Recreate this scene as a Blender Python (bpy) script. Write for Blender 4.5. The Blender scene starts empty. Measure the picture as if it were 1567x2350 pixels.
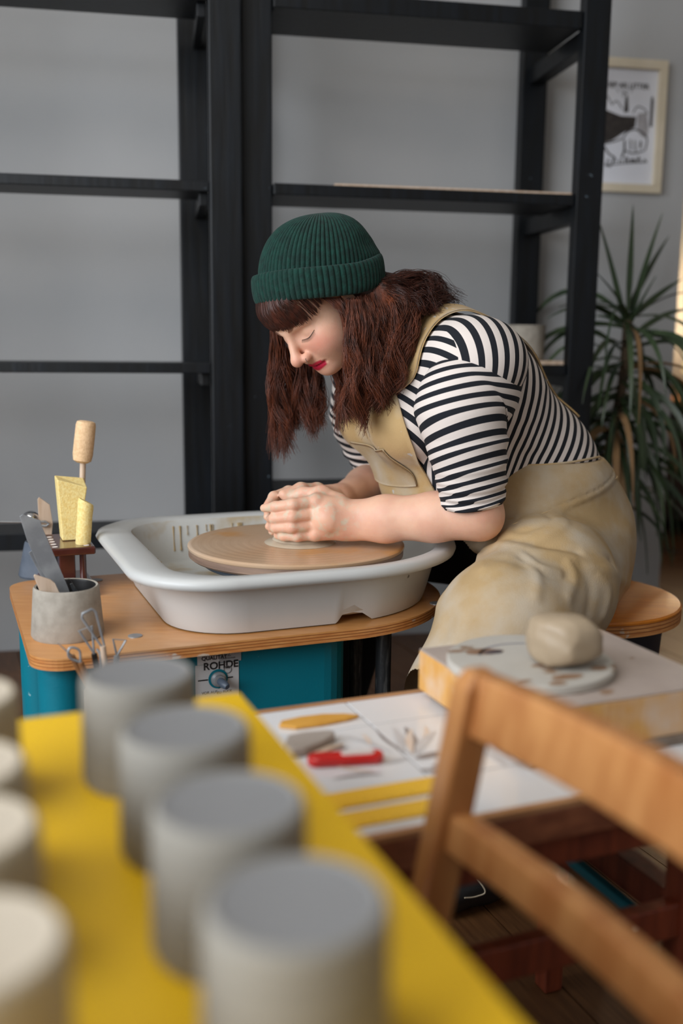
import bpy, bmesh, math, random
import numpy as np
from mathutils import Vector, Matrix
random.seed(7); np.random.seed(7)
scene = bpy.context.scene
COL = scene.collection
PI = math.pi

# ------------------------------------------------------------------ camera
F_PX = 35.0 / 36.0 * 2350.0
CX, CY = 783.5, 1175.0
CAM_H, PITCH, ROLL = 0.88, 9.6, 0.6
cam_d = bpy.data.cameras.new('camera'); cam = bpy.data.objects.new('camera', cam_d); COL.objects.link(cam)
cam_d.sensor_fit = 'VERTICAL'; cam_d.sensor_height = 36.0; cam_d.sensor_width = 24.0; cam_d.lens = 35.0
CR = Matrix.Rotation(math.radians(90 - PITCH), 3, 'X') @ Matrix.Rotation(math.radians(ROLL), 3, 'Z')
cam.matrix_world = Matrix.Translation((0, 0, CAM_H)) @ CR.to_4x4()
cam_d.dof.use_dof = True; cam_d.dof.focus_distance = 1.66; cam_d.dof.aperture_fstop = 1.8
cam_d.clip_start = 0.02
scene.camera = cam

# ------------------------------------------------------------------ world, window daylight and overhead fill
world = bpy.data.worlds.new('world'); scene.world = world; world.use_nodes = True
bg = world.node_tree.nodes['Background']; bg.inputs[0].default_value = (1.0, 0.92, 0.82, 1); bg.inputs[1].default_value = 0.24
def area(name, loc, target, sx, sy, power, color):
    ld = bpy.data.lights.new(name, 'AREA'); ld.shape = 'RECTANGLE'; ld.size = sx; ld.size_y = sy; ld.energy = power; ld.color = color
    o = bpy.data.objects.new(name, ld); COL.objects.link(o); o.location = loc
    o.rotation_euler = (Vector(target) - Vector(loc)).to_track_quat('-Z', 'Y').to_euler()
    return o
area('window_daylight', (-2.05, -0.45, 1.60), (0.0, 1.4, 0.75), 2.8, 1.6, 110, (0.90, 0.965, 1.04))
area('overhead_fill', (-0.75, 0.55, 2.74), (-0.35, 1.2, 0.5), 1.7, 1.2, 27, (1.0, 0.97, 0.94))  # added fill lamp under the closed ceiling, brightens upward-facing surfaces
scene.view_settings.view_transform = 'Standard'; scene.view_settings.look = 'None'
scene.view_settings.gamma = 1.0; scene.view_settings.use_curve_mapping = False
scene.view_settings.exposure = 0.0

# ------------------------------------------------------------------ frames
R3 = np.array(CR); C3 = np.array([0, 0, CAM_H])
def ray(x, y): return R3 @ np.array([(x - CX) / F_PX, -(y - CY) / F_PX, -1.0])
def at(x, y, d): return C3 + ray(x, y) * d                       # a point at a depth
def on_z(x, y, z):
    r = ray(x, y); return C3 + r * ((z - CAM_H) / r[2])
TH = math.radians(22.0)                                          # the furniture stands 22 degrees to the picture
U = np.array([math.cos(TH), math.sin(TH), 0]); V = np.array([math.sin(TH), -math.cos(TH), 0]); K = np.array([0, 0, 1.0])
W0 = np.array([-0.080, 1.745, 0.0])                              # the wheel's axle on the floor
def WL(p):                                                       # furniture frame (a, b, c) -> world
    p = np.asarray(p, float); return W0 + p[..., 0:1] * U + p[..., 1:2] * V + p[..., 2:3] * K
def toL(p):
    q = np.asarray(p, float) - W0; return np.array([q @ U, q @ V, q[2]])
def B(x, y, b):                                                  # where the sight line meets the plane b
    r = ray(x, y); t = (b - (C3 - W0) @ V) / (r @ V); return toL(C3 + r * t)
def LZ(x, y, z): return toL(on_z(x, y, z))

# ------------------------------------------------------------------ object helpers
def tag(o, label=None, cat=None, group=None, kind=None):
    if label: o['label'] = label
    if cat: o['category'] = cat
    if group: o['group'] = group
    if kind: o['kind'] = kind
    return o
def empty(name, loc, label=None, cat=None, group=None, kind=None):
    o = bpy.data.objects.new(name, None); COL.objects.link(o); o.location = [float(v) for v in loc]; o.empty_display_size = 0.05
    return tag(o, label, cat, group, kind)
def wloc(o):
    v = Vector((0, 0, 0))
    while o is not None:
        v = v + o.location; o = o.parent
    return np.array(v)
def mesh_obj(name, verts, faces, mat, parent=None, smooth=False, loc=None, bevel=0, seg=2):
    """verts in world space; the object's origin goes to loc (or to the parent's)."""
    verts = np.asarray(verts, float)
    base = wloc(parent) if parent is not None else np.zeros(3)
    off = np.asarray(loc, float) if loc is not None else base
    me = bpy.data.meshes.new(name)
    me.from_pydata([tuple(v) for v in (verts - off)], [], [tuple(int(i) for i in f) for f in faces])
    me.update()
    if mat is not None: me.materials.append(mat)
    o = bpy.data.objects.new(name, me); COL.objects.link(o)
    if parent is not None: o.parent = parent
    o.location = [float(v) for v in (off - base)]
    if smooth: me.polygons.foreach_set('use_smooth', [True] * len(me.polygons))
    if bevel:
        m = o.modifiers.new('bevel', 'BEVEL'); m.width = bevel; m.segments = seg; m.limit_method = 'ANGLE'; m.angle_limit = math.radians(40)
        m.harden_normals = False
    return o
def smooth_by_angle(o, deg=35):
    me = o.data
    me.polygons.foreach_set('use_smooth', [True] * len(me.polygons))
    me.set_sharp_from_angle(angle=math.radians(deg))
    return o
class MB:
    """collects shapes; T maps the local frame to the world (identity or WL)."""
    def __init__(s, T=None): s.v = []; s.f = []; s.T = T
    def add(s, v, f):
        n = sum(len(x) for x in s.v); s.v.append(np.asarray(v, float)); s.f += [tuple(i + n for i in q) for q in f]; return s
    def box(s, lo, hi):
        (x0, y0, z0), (x1, y1, z1) = lo, hi
        v = [(x0,y0,z0),(x1,y0,z0),(x1,y1,z0),(x0,y1,z0),(x0,y0,z1),(x1,y0,z1),(x1,y1,z1),(x0,y1,z1)]
        return s.add(v, [(0,3,2,1),(4,5,6,7),(0,1,5,4),(1,2,6,5),(2,3,7,6),(3,0,4,7)])
    def hexa(s, v8): return s.add(v8, [(0,3,2,1),(4,5,6,7),(0,1,5,4),(1,2,6,5),(2,3,7,6),(3,0,4,7)])
    def beam(s, p, q, w, h, side=(0, 0, 1)):
        p = np.asarray(p, float); q = np.asarray(q, float); d = (q - p) / np.linalg.norm(q - p)
        side = np.asarray(side, float); x = np.cross(d, side); x /= np.linalg.norm(x); y = np.cross(x, d)
        r = []
        for e in (p, q):
            for sx, sy in ((-1,-1),(1,-1),(1,1),(-1,1)): r.append(e + x * sx * w / 2 + y * sy * h / 2)
        return s.hexa(r)
    def tube(s, pts, rad, n=12, cap=True, flat=None):
        pts = np.asarray(pts, float); m = len(pts)
        rad = np.full(m, rad) if np.isscalar(rad) else np.asarray(rad, float)
        tan = np.gradient(pts, axis=0); tan /= np.linalg.norm(tan, axis=1)[:, None] + 1e-12
        ref = np.array([0, 0, 1.0]) if abs(tan[0][2]) < .9 else np.array([1.0, 0, 0])
        x = np.cross(tan[0], ref); x /= np.linalg.norm(x); v = []
        for i in range(m):
            x = x - tan[i] * (x @ tan[i]); x /= np.linalg.norm(x); y = np.cross(tan[i], x)
            for k in range(n):
                a = 2 * PI * k / n
                v.append(pts[i] + (x * math.cos(a) + y * math.sin(a) * (flat or 1)) * rad[i])
        f = [(i*n+k, i*n+(k+1)%n, (i+1)*n+(k+1)%n, (i+1)*n+k) for i in range(m-1) for k in range(n)]
        if cap: f += [tuple(range(n-1, -1, -1)), tuple(range((m-1)*n, m*n))]
        return s.add(v, f)
    def lathe(s, prof, c=(0, 0, 0), n=48, cap0=True, cap1=True, axis=None):
        """prof: list of (r, z)"""
        c = np.asarray(c, float); v = []
        if axis is None: ax = np.array([[1,0,0],[0,1,0],[0,0,1.0]])
        else:
            z = np.asarray(axis, float); z = z / np.linalg.norm(z); ref = np.array([1.0,0,0]) if abs(z[0]) < .8 else np.array([0,1.0,0])
            x = np.cross(ref, z); x /= np.linalg.norm(x); ax = np.array([x, np.cross(z, x), z])
        for r, z in prof:
            for k in range(n):
                a = 2 * PI * k / n; v.append(c + ax[0]*r*math.cos(a) + ax[1]*r*math.sin(a) + ax[2]*z)
        m = len(prof)
        f = [(i*n+k, i*n+(k+1)%n, (i+1)*n+(k+1)%n, (i+1)*n+k) for i in range(m-1) for k in range(n)]
        if cap0: f.append(tuple(range(n-1, -1, -1)))
        if cap1: f.append(tuple(range((m-1)*n, m*n)))
        return s.add(v, f)
    def loft(s, rings, closed=True, cap0=True, cap1=True):
        n = len(rings[0]); m = len(rings); v = [p for r in rings for p in r]
        f = [(i*n+k, i*n+(k+1)%n, (i+1)*n+(k+1)%n, (i+1)*n+k) for i in range(m-1) for k in range(n if closed else n-1)]
        if cap0: f.append(tuple(range(n-1, -1, -1)))
        if cap1: f.append(tuple(range((m-1)*n, m*n)))
        return s.add(v, f)
    def prism(s, out, z0, z1):
        return s.loft([[(x, y, z0) for x, y in out], [(x, y, z1) for x, y in out]])
    def arr(s):
        v = np.concatenate(s.v); return s.T(v) if s.T else v
    def build(s, name, mat, parent=None, smooth=None, bevel=0, loc=None, seg=2):
        o = mesh_obj(name, s.arr(), s.f, mat, parent, False, loc, bevel, seg)
        bm = bmesh.new(); bm.from_mesh(o.data); bmesh.ops.recalc_face_normals(bm, faces=bm.faces); bm.to_mesh(o.data); bm.free()
        if smooth: smooth_by_angle(o, smooth if smooth is not True else 35)
        return o
def LB(): return MB(WL)
def dup(src, parent=None, loc=None, label=None):
    o = src.copy(); COL.objects.link(o)
    if parent is not None: o.parent = parent
    if loc is not None: o.location = loc
    if label: o['label'] = label
    return o
def spline(pts, n):
    """smooth curve through the points"""
    P_ = np.asarray(pts, float); m = len(P_); t = np.linspace(0, m - 1, n); out = []
    E = np.vstack([2*P_[0]-P_[1], P_, 2*P_[-1]-P_[-2]])
    for q in t:
        i = min(int(q), m - 2); u = q - i; p0, p1, p2, p3 = E[i], E[i+1], E[i+2], E[i+3]
        out.append(.5*((2*p1)+(-p0+p2)*u+(2*p0-5*p1+4*p2-p3)*u*u+(-p0+3*p1-3*p2+p3)*u**3))
    return np.array(out)

# ------------------------------------------------------------------ materials
def srgb(r, g, b):
    f = lambda c: (c/255/12.92) if c/255 <= .04045 else ((c/255+.055)/1.055)**2.4
    return (f(r), f(g), f(b), 1.0)
def mat(name, c1, c2=None, rough=.6, scale=20, stretch=(1, 1, 1), detail=4, lo=.35, hi=.65, bump=0, bscale=None, metal=0, spec=.5,
        speck=None, speck_amt=.62, speck_scale=60, sss=0, sheen=0, coat=0, third=None, third_scale=5, third_lo=.55, third_hi=.7, rot=(0,0,0)):
    m = bpy.data.materials.new(name); m.use_nodes = True; nt = m.node_tree; N = nt.nodes; Lk = nt.links
    b = N['Principled BSDF']; b.inputs['Roughness'].default_value = rough; b.inputs['Metallic'].default_value = metal
    b.inputs['Specular IOR Level'].default_value = spec
    if coat: b.inputs['Coat Weight'].default_value = coat; b.inputs['Coat Roughness'].default_value = .15
    if sheen: b.inputs['Sheen Weight'].default_value = sheen; b.inputs['Sheen Roughness'].default_value = .5
    if sss:
        b.inputs['Subsurface Weight'].default_value = sss; b.inputs['Subsurface Radius'].default_value = (.012, .004, .002); b.inputs['Subsurface Scale'].default_value = .6
    b.inputs['Base Color'].default_value = c1
    tc = N.new('ShaderNodeTexCoord'); mp = N.new('ShaderNodeMapping'); mp.inputs['Scale'].default_value = stretch; mp.inputs['Rotation'].default_value = rot
    Lk.new(tc.outputs['Object'], mp.inputs[0])
    col = None
    def ramp(src, a, bb, ca, cb):
        r = N.new('ShaderNodeValToRGB'); r.color_ramp.elements[0].position = a; r.color_ramp.elements[1].position = bb
        r.color_ramp.elements[0].color = ca; r.color_ramp.elements[1].color = cb; Lk.new(src, r.inputs[0]); return r.outputs[0]
    def noise(sc, det, vec):
        n = N.new('ShaderNodeTexNoise'); n.inputs['Scale'].default_value = sc; n.inputs['Detail'].default_value = det; Lk.new(vec, n.inputs['Vector']); return n.outputs[0]
    if c2 is not None:
        col = ramp(noise(scale, detail, mp.outputs[0]), lo, hi, c1, c2)
    def over(col, nz, a, bb, c3):
        mx = N.new('ShaderNodeMix'); mx.data_type = 'RGBA'
        fac = ramp(nz, a, bb, (0,0,0,1), (1,1,1,1)); Lk.new(fac, mx.inputs[0])
        if col is None: mx.inputs[6].default_value = c1
        else: Lk.new(col, mx.inputs[6])
        mx.inputs[7].default_value = c3; return mx.outputs[2]
    if third is not None: col = over(col, noise(third_scale, 5, tc.outputs['Object']), third_lo, third_hi, third)
    if speck is not None: col = over(col, noise(speck_scale, 2, tc.outputs['Object']), speck_amt, speck_amt + .04, speck)
    if col is not None: Lk.new(col, b.inputs['Base Color'])
    if bump:
        bn = N.new('ShaderNodeBump'); bn.inputs['Strength'].default_value = 1.0; bn.inputs['Distance'].default_value = bump
        Lk.new(noise(bscale or scale, 4, mp.outputs[0]), bn.inputs['Height']); Lk.new(bn.outputs[0], b.inputs['Normal'])
    m['nodes_bsdf'] = b.name
    return m
MT = {}
MT['wall'] = mat('wall_paint', srgb(174,174,174), srgb(179,178,177), .9, 3, bump=.0006, bscale=90)
MT['ceil'] = mat('ceiling_paint', srgb(225,222,215), srgb(232,230,224), .9, 3)
MT['floorbase'] = mat('floor_base', srgb(60,40,25), srgb(50,32,20), .8, 6)
MT['plank'] = mat('oak_plank', srgb(108,72,42), srgb(80,50,28), .42, 10, (14, 1, 1), 6, .3, .7, bump=.0004, rot=(0,0,-TH+PI/2*0))
MT['black_wood'] = mat('black_stained_wood', srgb(4,5,6), srgb(13,19,26), .45, 7, (9, 9, .8), 6, .35, .75, bump=.0006, spec=.35, speck=srgb(96,110,120), speck_amt=.75, speck_scale=38)
MT['ply'] = mat('plywood_face', srgb(216,154,92), srgb(202,138,76), .38, 9, (2, 9, 9), 5, .3, .7, coat=.2, third=srgb(196,160,125), third_scale=4, third_lo=.5, third_hi=.75)
MT['ply2'] = mat('plywood_seat', srgb(216,130,20), srgb(200,114,14), .36, 9, (2, 9, 9), 5, .3, .7, coat=.2)
MT['ply_light'] = mat('plywood_edge_light', srgb(212,150,88), srgb(190,120,62), .5, 30, (1, 1, 8), 4, speck=srgb(200,180,160), speck_amt=.68, speck_scale=30)
MT['ply_dark'] = mat('plywood_edge_dark', srgb(150,92,44), srgb(168,104,52), .5, 30, (1, 1, 8))
MT['teal'] = mat('teal_enamel', srgb(0,122,140), srgb(0,114,132), .42, 5, bump=.0003, bscale=260, speck=srgb(150,190,195), speck_amt=.74, speck_scale=55)
MT['pan'] = mat('splash_pan_plastic', srgb(205,205,202), srgb(198,198,195), .38, 4, speck=srgb(120,118,112), speck_amt=.76, speck_scale=45)
MT['pan_in'] = mat('splash_pan_inside_slip', srgb(202,202,198), srgb(196,196,190), .45, 5, third=srgb(180,160,126), third_scale=11, third_lo=.54, third_hi=.70, stretch=(1,1,1))
MT['steel'] = mat('brushed_steel', srgb(168,170,172), srgb(140,142,145), .38, 30, metal=.35)
MT['chrome'] = mat('chrome', srgb(205,205,208), None, .1, metal=1)
MT['dark_steel'] = mat('dark_steel', srgb(40,42,44), srgb(100,100,98), .5, 22, (6, 6, 1), 6, .5, .72)
MT['blue_steel'] = mat('blue_grey_steel', srgb(96,108,122), srgb(80,90,104), .4, 15)
MT['rack'] = mat('varnished_rack_wood', srgb(84,38,30), srgb(66,28,22), .22, 14, (1, 5, 1), 4, coat=.6)
MT['sponge'] = mat('yellow_sponge', srgb(250,228,158), srgb(240,210,132), .95, 240, lo=.40, hi=.62, bump=.0007, bscale=300)
MT['sponge2'] = mat('tan_sponge', srgb(240,202,158), srgb(226,186,142), .95, 200, lo=.4, hi=.65, bump=.0009, bscale=320)
MT['stick'] = mat('pale_wood', srgb(214,190,168), srgb(196,168,142), .6, 10, (8, 8, 1))
MT['stoneware'] = mat('grey_stoneware', srgb(168,160,148), srgb(150,142,130), .8, 60, bump=.0003, bscale=200, third=srgb(172,164,152), third_scale=10)
MT['darkware'] = mat('blue_grey_stoneware', srgb(78,86,98), srgb(98,106,118), .75, 18, bump=.0003, bscale=150)
MT['inner_dark'] = mat('dark_glaze', srgb(28,26,26), None, .4)
MT['clay_wet'] = mat('wet_clay', srgb(196,182,160), srgb(182,166,142), .28, 14, bump=.0006, bscale=40)
MT['clay'] = mat('clay_lump', srgb(174,154,128), srgb(160,140,114), .45, 9, bump=.0012, bscale=18)
MT['bat'] = mat('slip_coated_bat', srgb(208,180,152), srgb(198,162,128), .28, 4, lo=.35, hi=.6, third=srgb(208,150,84), third_scale=7, third_lo=.58, third_hi=.70)
MT['bat_edge'] = mat('bat_edge', srgb(160,132,112), srgb(128,104,90), .55, 10, (1, 1, 12))
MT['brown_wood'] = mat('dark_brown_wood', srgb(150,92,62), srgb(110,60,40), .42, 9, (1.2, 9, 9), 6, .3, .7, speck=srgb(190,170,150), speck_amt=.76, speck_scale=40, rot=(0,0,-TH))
MT['red_wood'] = mat('red_brown_wood', srgb(138,64,38), srgb(98,40,24), .4, 9, (9, 9, 1), 6, .3, .7, speck=srgb(200,190,180), speck_amt=.74, speck_scale=55)
MT['tile'] = mat('white_glazed_tile', srgb(226,224,224), srgb(232,231,231), .16, 3, spec=.6)
MT['grout'] = mat('grey_grout', srgb(150,148,146), None, .9)
MT['edge_wood'] = mat('pale_edge_strip', srgb(190,140,96), srgb(170,118,74), .5, 12)
MT['yellow'] = mat('yellow_laminate', srgb(236,190,30), srgb(232,184,24), .42, 4)
MT['lam_edge'] = mat('laminate_edge', srgb(92,72,60), srgb(78,60,48), .6, 12)
MT['cup'] = mat('unfired_grey_cup', srgb(140,136,128), srgb(130,126,118), .85, 10, (1, 1, 18), 3, bump=.0002, bscale=120)
MT['cup_top'] = mat('leather_hard_foot', srgb(132,131,131), srgb(124,123,123), .5, 8)
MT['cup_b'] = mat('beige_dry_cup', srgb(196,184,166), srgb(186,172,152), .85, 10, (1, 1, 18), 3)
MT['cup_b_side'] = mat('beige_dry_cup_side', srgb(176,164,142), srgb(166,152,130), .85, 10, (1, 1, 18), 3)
MT['chair'] = mat('honey_chair_wood', srgb(188,132,78), srgb(158,98,50), .38, 7, (7, 7, 1), 5, .3, .7, coat=.3)
MT['plaster'] = mat('plaster_bat', srgb(196,190,180), srgb(182,176,166), .75, 8, third=srgb(140,112,86), third_scale=13, third_lo=.63, third_hi=.66)
MT['stain'] = mat('brown_slip_stain', srgb(156,124,98), srgb(136,104,80), .45, 60)
MT['stain_dark'] = mat('dark_blue_stain', srgb(62,54,62), srgb(84,76,82), .5, 60)
MT['block_top'] = mat('clay_dusted_board', srgb(182,166,155), srgb(168,152,142), .7, 10, third=srgb(206,160,110), third_scale=5, third_lo=.62, third_hi=.8)
MT['block_side'] = mat('pale_pine_block', srgb(226,176,104), srgb(214,154,78), .6, 12, (16, 16, .6), 5, .3, .7, third=srgb(222,196,172), third_scale=14, third_lo=.5, third_hi=.72)
MT['block_base'] = mat('grey_base_board', srgb(150,138,126), srgb(120,104,90), .8, 16)
MT['red'] = mat('red_plastic', srgb(208,22,18), None, .25, coat=.4)
MT['silver'] = mat('silver_inlay', srgb(232,222,216), None, .3, metal=.1)
MT['ruler'] = mat('yellow_ruler', srgb(250,196,52), srgb(246,188,42), .4, 8)
MT['ink'] = mat('black_ink', srgb(34,32,32), None, .6)
MT['grey_ink'] = mat('grey_ink', srgb(120,118,118), None, .6)
MT['rib_wood'] = mat('orange_wooden_rib', srgb(222,164,70), srgb(208,148,56), .5, 10, (3, 14, 3))
MT['rib_grey'] = mat('grey_soft_rib', srgb(168,156,146), srgb(158,144,132), .6, 10)
MT['leaf_dark'] = mat('brush_dark_leaf', srgb(128,116,112), srgb(158,146,140), .3, 60, (1, 6, 1))
MT['leaf_peach'] = mat('brush_peach_leaf', srgb(228,204,184), srgb(226,210,196), .3, 50)
MT['leaf_grey'] = mat('brush_grey_leaf', srgb(198,192,190), srgb(210,206,204), .3, 50)
MT['paper'] = mat('poster_paper', srgb(226,226,232), None, .5)
MT['frame'] = mat('cream_frame', srgb(222,208,184), srgb(214,200,174), .5, 12)
MT['glass_white'] = mat('label_white', srgb(214,212,210), None, .35)
MT['label_grey'] = mat('label_grey', srgb(176,176,176), None, .4)
MT['plant'] = mat('dracaena_leaf', srgb(40,56,36), srgb(62,78,48), .38, 5, (3, 3, 1))
MT['plant_dry'] = mat('dry_leaf', srgb(160,124,84), srgb(130,100,66), .7, 8)
MT['bark'] = mat('plant_bark', srgb(96,78,58), srgb(70,56,42), .85, 40, bump=.002)
MT['pot'] = mat('white_pot', srgb(190,186,182), srgb(180,176,170), .5, 6)
MT['navy'] = mat('navy_plastic', srgb(22,26,38), srgb(28,32,44), .5, 8)
MT['white_wood'] = mat('white_painted_wood', srgb(214,212,208), None, .5)
MT['shelf_pine'] = mat('pine_board', srgb(190,150,104), srgb(172,130,86), .6, 10, (1, 8, 8))
MT['far_wood'] = mat('far_oak', srgb(150,104,64), srgb(120,78,44), .5, 6, (1, 6, 6))
MT['far_dark'] = mat('far_dark_wood', srgb(60,40,30), srgb(44,28,20), .5, 6)
MT['lamp_glow'] = mat('cream_lampshade', srgb(236,214,170), None, .8)

# ================================================================== the room
YW = math.radians(10.4); UW = np.array([math.cos(YW), math.sin(YW), 0]); NW = np.array([-math.sin(YW), math.cos(YW), 0])
S0 = at(520, 700, 2.35) * np.array([1, 1, 0])
def WSF(p):
    p = np.asarray(p, float); return S0 + p[..., 0:1]*UW + p[..., 1:2]*NW + p[..., 2:3]*K
def SB(): return MB(WSF)
WT = 0.47                                   # wall face behind the shelving
floor = tag(MB().box((-2.6, -2.4, -.06), (3.6, 6.2, -.012)).build('floor', MT['floorbase']), kind='structure', label='dark oak plank floor of the studio', cat='floor')
# planks run along the furniture's b axis; each is one piece
plank_src = None
pw, pl = .118, 1.15
rng = random.Random(3)
pm = []
for i, ln in enumerate((1.15, .9)):
    mb = MB().box((-pw/2 + .0012, -ln/2 + .001, -.012), (pw/2 - .0012, ln/2 - .001, 0))
    me = mb.build('plank', MT['plank'], floor, bevel=0); pm.append(me)
first = [True, True]
for ia in range(-9, 26):
    b0 = -4.2 + rng.uniform(-.6, 0)
    while b0 < 2.2:
        k = rng.choice((0, 1)); ln = (1.15, .9)[k]
        c = WL(np.array([ia*pw + .006, b0 + ln/2, 0.0]))
        near = c[1] > -.6 and c[1] < 4.6 and -1.6 < c[0] < 2.6
        vis = near and (c[0] > -.1 * c[1] - .9)
        if vis:
            o = pm[k] if first[k] else dup(pm[k], floor)
            first[k] = False
            o.location = Vector([float(v) for v in c]) + Vector((0, 0, rng.uniform(-.0006, .0002))); o.rotation_euler = (0, 0, TH)
        b0 += ln
wall_back = tag(SB().box((-2.4, WT, 0), (1.405, WT + .16, 2.75)).build('wall_back', MT['wall']), 'grey-white plaster wall behind the black shelving', 'wall', kind='structure')
ceiling = tag(MB().box((-2.6, -2.4, 2.75), (3.6, 6.2, 2.85)).build('ceiling', MT['ceil']), 'white ceiling above the studio', 'ceiling', kind='structure')
# left wall with the daylight window (outside the picture)
wl = MB()
wl.box((-2.3, -2.4, 0), (-2.18, 3.9, .80)).box((-2.3, -2.4, 2.5), (-2.18, 3.9, 2.75)).box((-2.3, 1.05, .80), (-2.18, 3.9, 2.5)).box((-2.3, -2.4, .80), (-2.18, -1.95, 2.5))
tag(wl.build('wall_left', MT['wall']), 'left wall around the studio window', 'wall', kind='structure')
wf = MB()
for y0, y1, z0, z1 in ((-1.95, 1.05, .80, .86), (-1.95, 1.05, 2.44, 2.5), (-1.95, -1.89, .86, 2.44), (.99, 1.05, .86, 2.44), (-.48, -.42, .86, 2.44)):
    wf.box((-2.27, y0, z0), (-2.2, y1, z1))
tag(wf.build('window_1', MT['white_wood']), 'white window frame in the left wall', 'window', kind='structure')
# far room through the opening at the right
tag(MB().box((0.9, 5.2, 0), (3.6, 5.3, 2.75)).build('wall_far', MT['wall']), 'pale wall of the room beyond the opening', 'wall', kind='structure')
tag(MB().box((3.3, 1.6, 0), (3.4, 5.2, 2.75)).box((2.3, -2.4, 0), (2.4, 1.6, 2.75)).box((2.4, 1.5, 0), (3.3, 1.6, 2.75)).build('wall_right', MT['wall']), 'right wall beyond the opening', 'wall', kind='structure')

# ================================================================== black shelving
def shelf_board(parent, s0, s1, t0, t1, z0, z1): return SB().box((s0, t0, z0), (s1, t1, z1)).build('shelf', MT['black_wood'], parent, bevel=.002)
def post(parent, s0, s1, t0, t1): return SB().box((s0, t0, 0), (s1, t1, 2.15)).build('post', MT['black_wood'], parent, bevel=.003)
sh = empty('shelving_unit', WSF(np.array([-.4, .2, 0.])), 'black-stained open shelving unit left of the green beanie, empty shelves', 'shelf', 'black shelving units along the wall')
post(sh, -.036, .038, 0, .034); post(sh, -.099, -.022, .30, .334); post(sh, -.92, -.846, 0, .034); post(sh, -.97, -.90, .30, .334)
for z0, z1 in ((1.225, 1.249), (.806, .831), (.385, .428), (1.640, 1.68), (2.05, 2.075)):
    shelf_board(sh, -.90, -.037, .012, .16, z0, z1)
for z in (1.195, .776, .355, 1.61): SB().box((-.06, .034, z), (-.04, .30, z + .03)).build('side_rail', MT['black_wood'], sh, bevel=.002)
sh2 = empty('shelving_unit', WSF(np.array([.5, .22, 0.])), 'black-stained open shelving unit behind the woman, a pale pot on its shelf', 'shelf', 'black shelving units along the wall')
post(sh2, .0405, .112, .03, .064); post(sh2, .862, .930, 0, .036); post(sh2, .855, .930, .40, .436); post(sh2, .0405, .112, .40, .436)
for z0, z1 in ((1.635, 1.675), (1.2235, 1.250), (.806, .8315), (.485, .520)):
    shelf_board(sh2, .113, .861, .010, .22, z0, z1)
for z in (1.60, 1.19, .775, .45): SB().box((.875, .036, z), (.915, .40, z + .045)).build('side_rail', MT['black_wood'], sh2, bevel=.002)
# thin pale boards lying on the shelves of the right unit
tag(SB().box((.26, .02, 1.2505), (.858, .21, 1.2555)).build('pale_board', MT['stick'], None, bevel=.001, loc=WSF(np.array([.56, .17, 1.2505]))), 'thin pale board lying on the black shelf level with the framed poster', 'board')
tag(SB().box((.55, .02, .832), (.858, .21, .842)).build('pale_board', MT['stick'], None, bevel=.001, loc=WSF(np.array([.7, .17, .832]))), 'thin pale board under the pot on the shelf behind her shoulder', 'board')
# pot on the board behind her shoulder
def S(x, y, t=0):
    r = ray(x, y); k = (t - (C3 - S0) @ NW) / (r @ NW); q = C3 + r*k - S0; return np.array([q @ UW, t, q[2]])
pc = S(1203, 800, .12); pc[2] = .842
pr = empty('planter_pot', WSF(pc), 'pale grey stoneware pot on the shelf behind her shoulder', 'pot')
SBp = SB().lathe([(.046, 0), (.050, .004), (.053, .085), (.051, .088), (.048, .085), (.046, .02)], pc, 40, True, True); SBp.build('body', MT['stoneware'], pr, smooth=True)
SB().lathe([(.049, .0862), (.0535, .0862), (.0538, .0905), (.0485, .0905)], pc, 40, False, False).build('rim', MT['stoneware'], pr, smooth=True)
pc2 = S(1166, 790, .17); pc2[2] = .842
pr2 = empty('planter_pot', WSF(pc2), 'pale pot half hidden behind her striped back, beside the grey pot', 'pot')
SB().lathe([(.03, 0), (.034, .004), (.038, .09), (.034, .09), (.03, .02)], pc2, 32).build('body', MT['stoneware'], pr2, smooth=True)

# ================================================================== framed poster
pf = S(1390, 300, WT)
fr = empty('framed_poster', WSF(np.array([1.20, WT, 1.33])), 'black and white illustrated poster in a cream wooden frame on the wall', 'picture')
x0, x1, z0, z1 = float(S(1352, 300, WT)[0]), 1.318, 1.33, 1.702
FT = WT - .022
for (a0, a1, c0, c1) in ((x0, x1, z0, z0+.024), (x0, x1, z1-.026, z1), (x0, x0+.024, z0+.024, z1-.026), (x1-.024, x1, z0+.024, z1-.026)):
    SB().box((a0, FT, c0), (a1, WT - .001, c1)).build('frame_bar', MT['frame'], fr, bevel=.001)
paper = SB().box((x0+.024, WT-.008, z0+.024), (x1-.024, WT-.004, z1-.026)).build('paper', MT['paper'], fr)
def flat_poly(pts, mat_, name='print', t=WT-.0085):
    v = [(p[0], t, p[1]) for p in pts]
    return SB().add(v, [tuple(range(len(v)))]).build(name, mat_, paper)
def pp(x, y): q = S(x, y, WT-.0085); return (q[0], q[2])
inkb = mat('poster_ink', srgb(44,38,36), srgb(58,52,48), .6, 60)
inkg = mat('poster_grey_wash', srgb(150,146,148), srgb(176,172,174), .6, 30)
flat_poly([pp(1378,330), pp(1383,248), pp(1400,256), pp(1425,266), pp(1460,268), pp(1457,292), pp(1430,305), pp(1405,322)], inkb)
flat_poly([pp(1431,258), pp(1436,220), pp(1441,222), pp(1442,257)], inkb)
flat_poly([pp(1490,290), pp(1494,225), pp(1498,220), pp(1500,232), pp(1496,292)], inkb)
flat_poly([pp(1461,300), pp(1463,262), pp(1484,258), pp(1488,296), pp(1484,318), pp(1472,312)], inkg)
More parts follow.
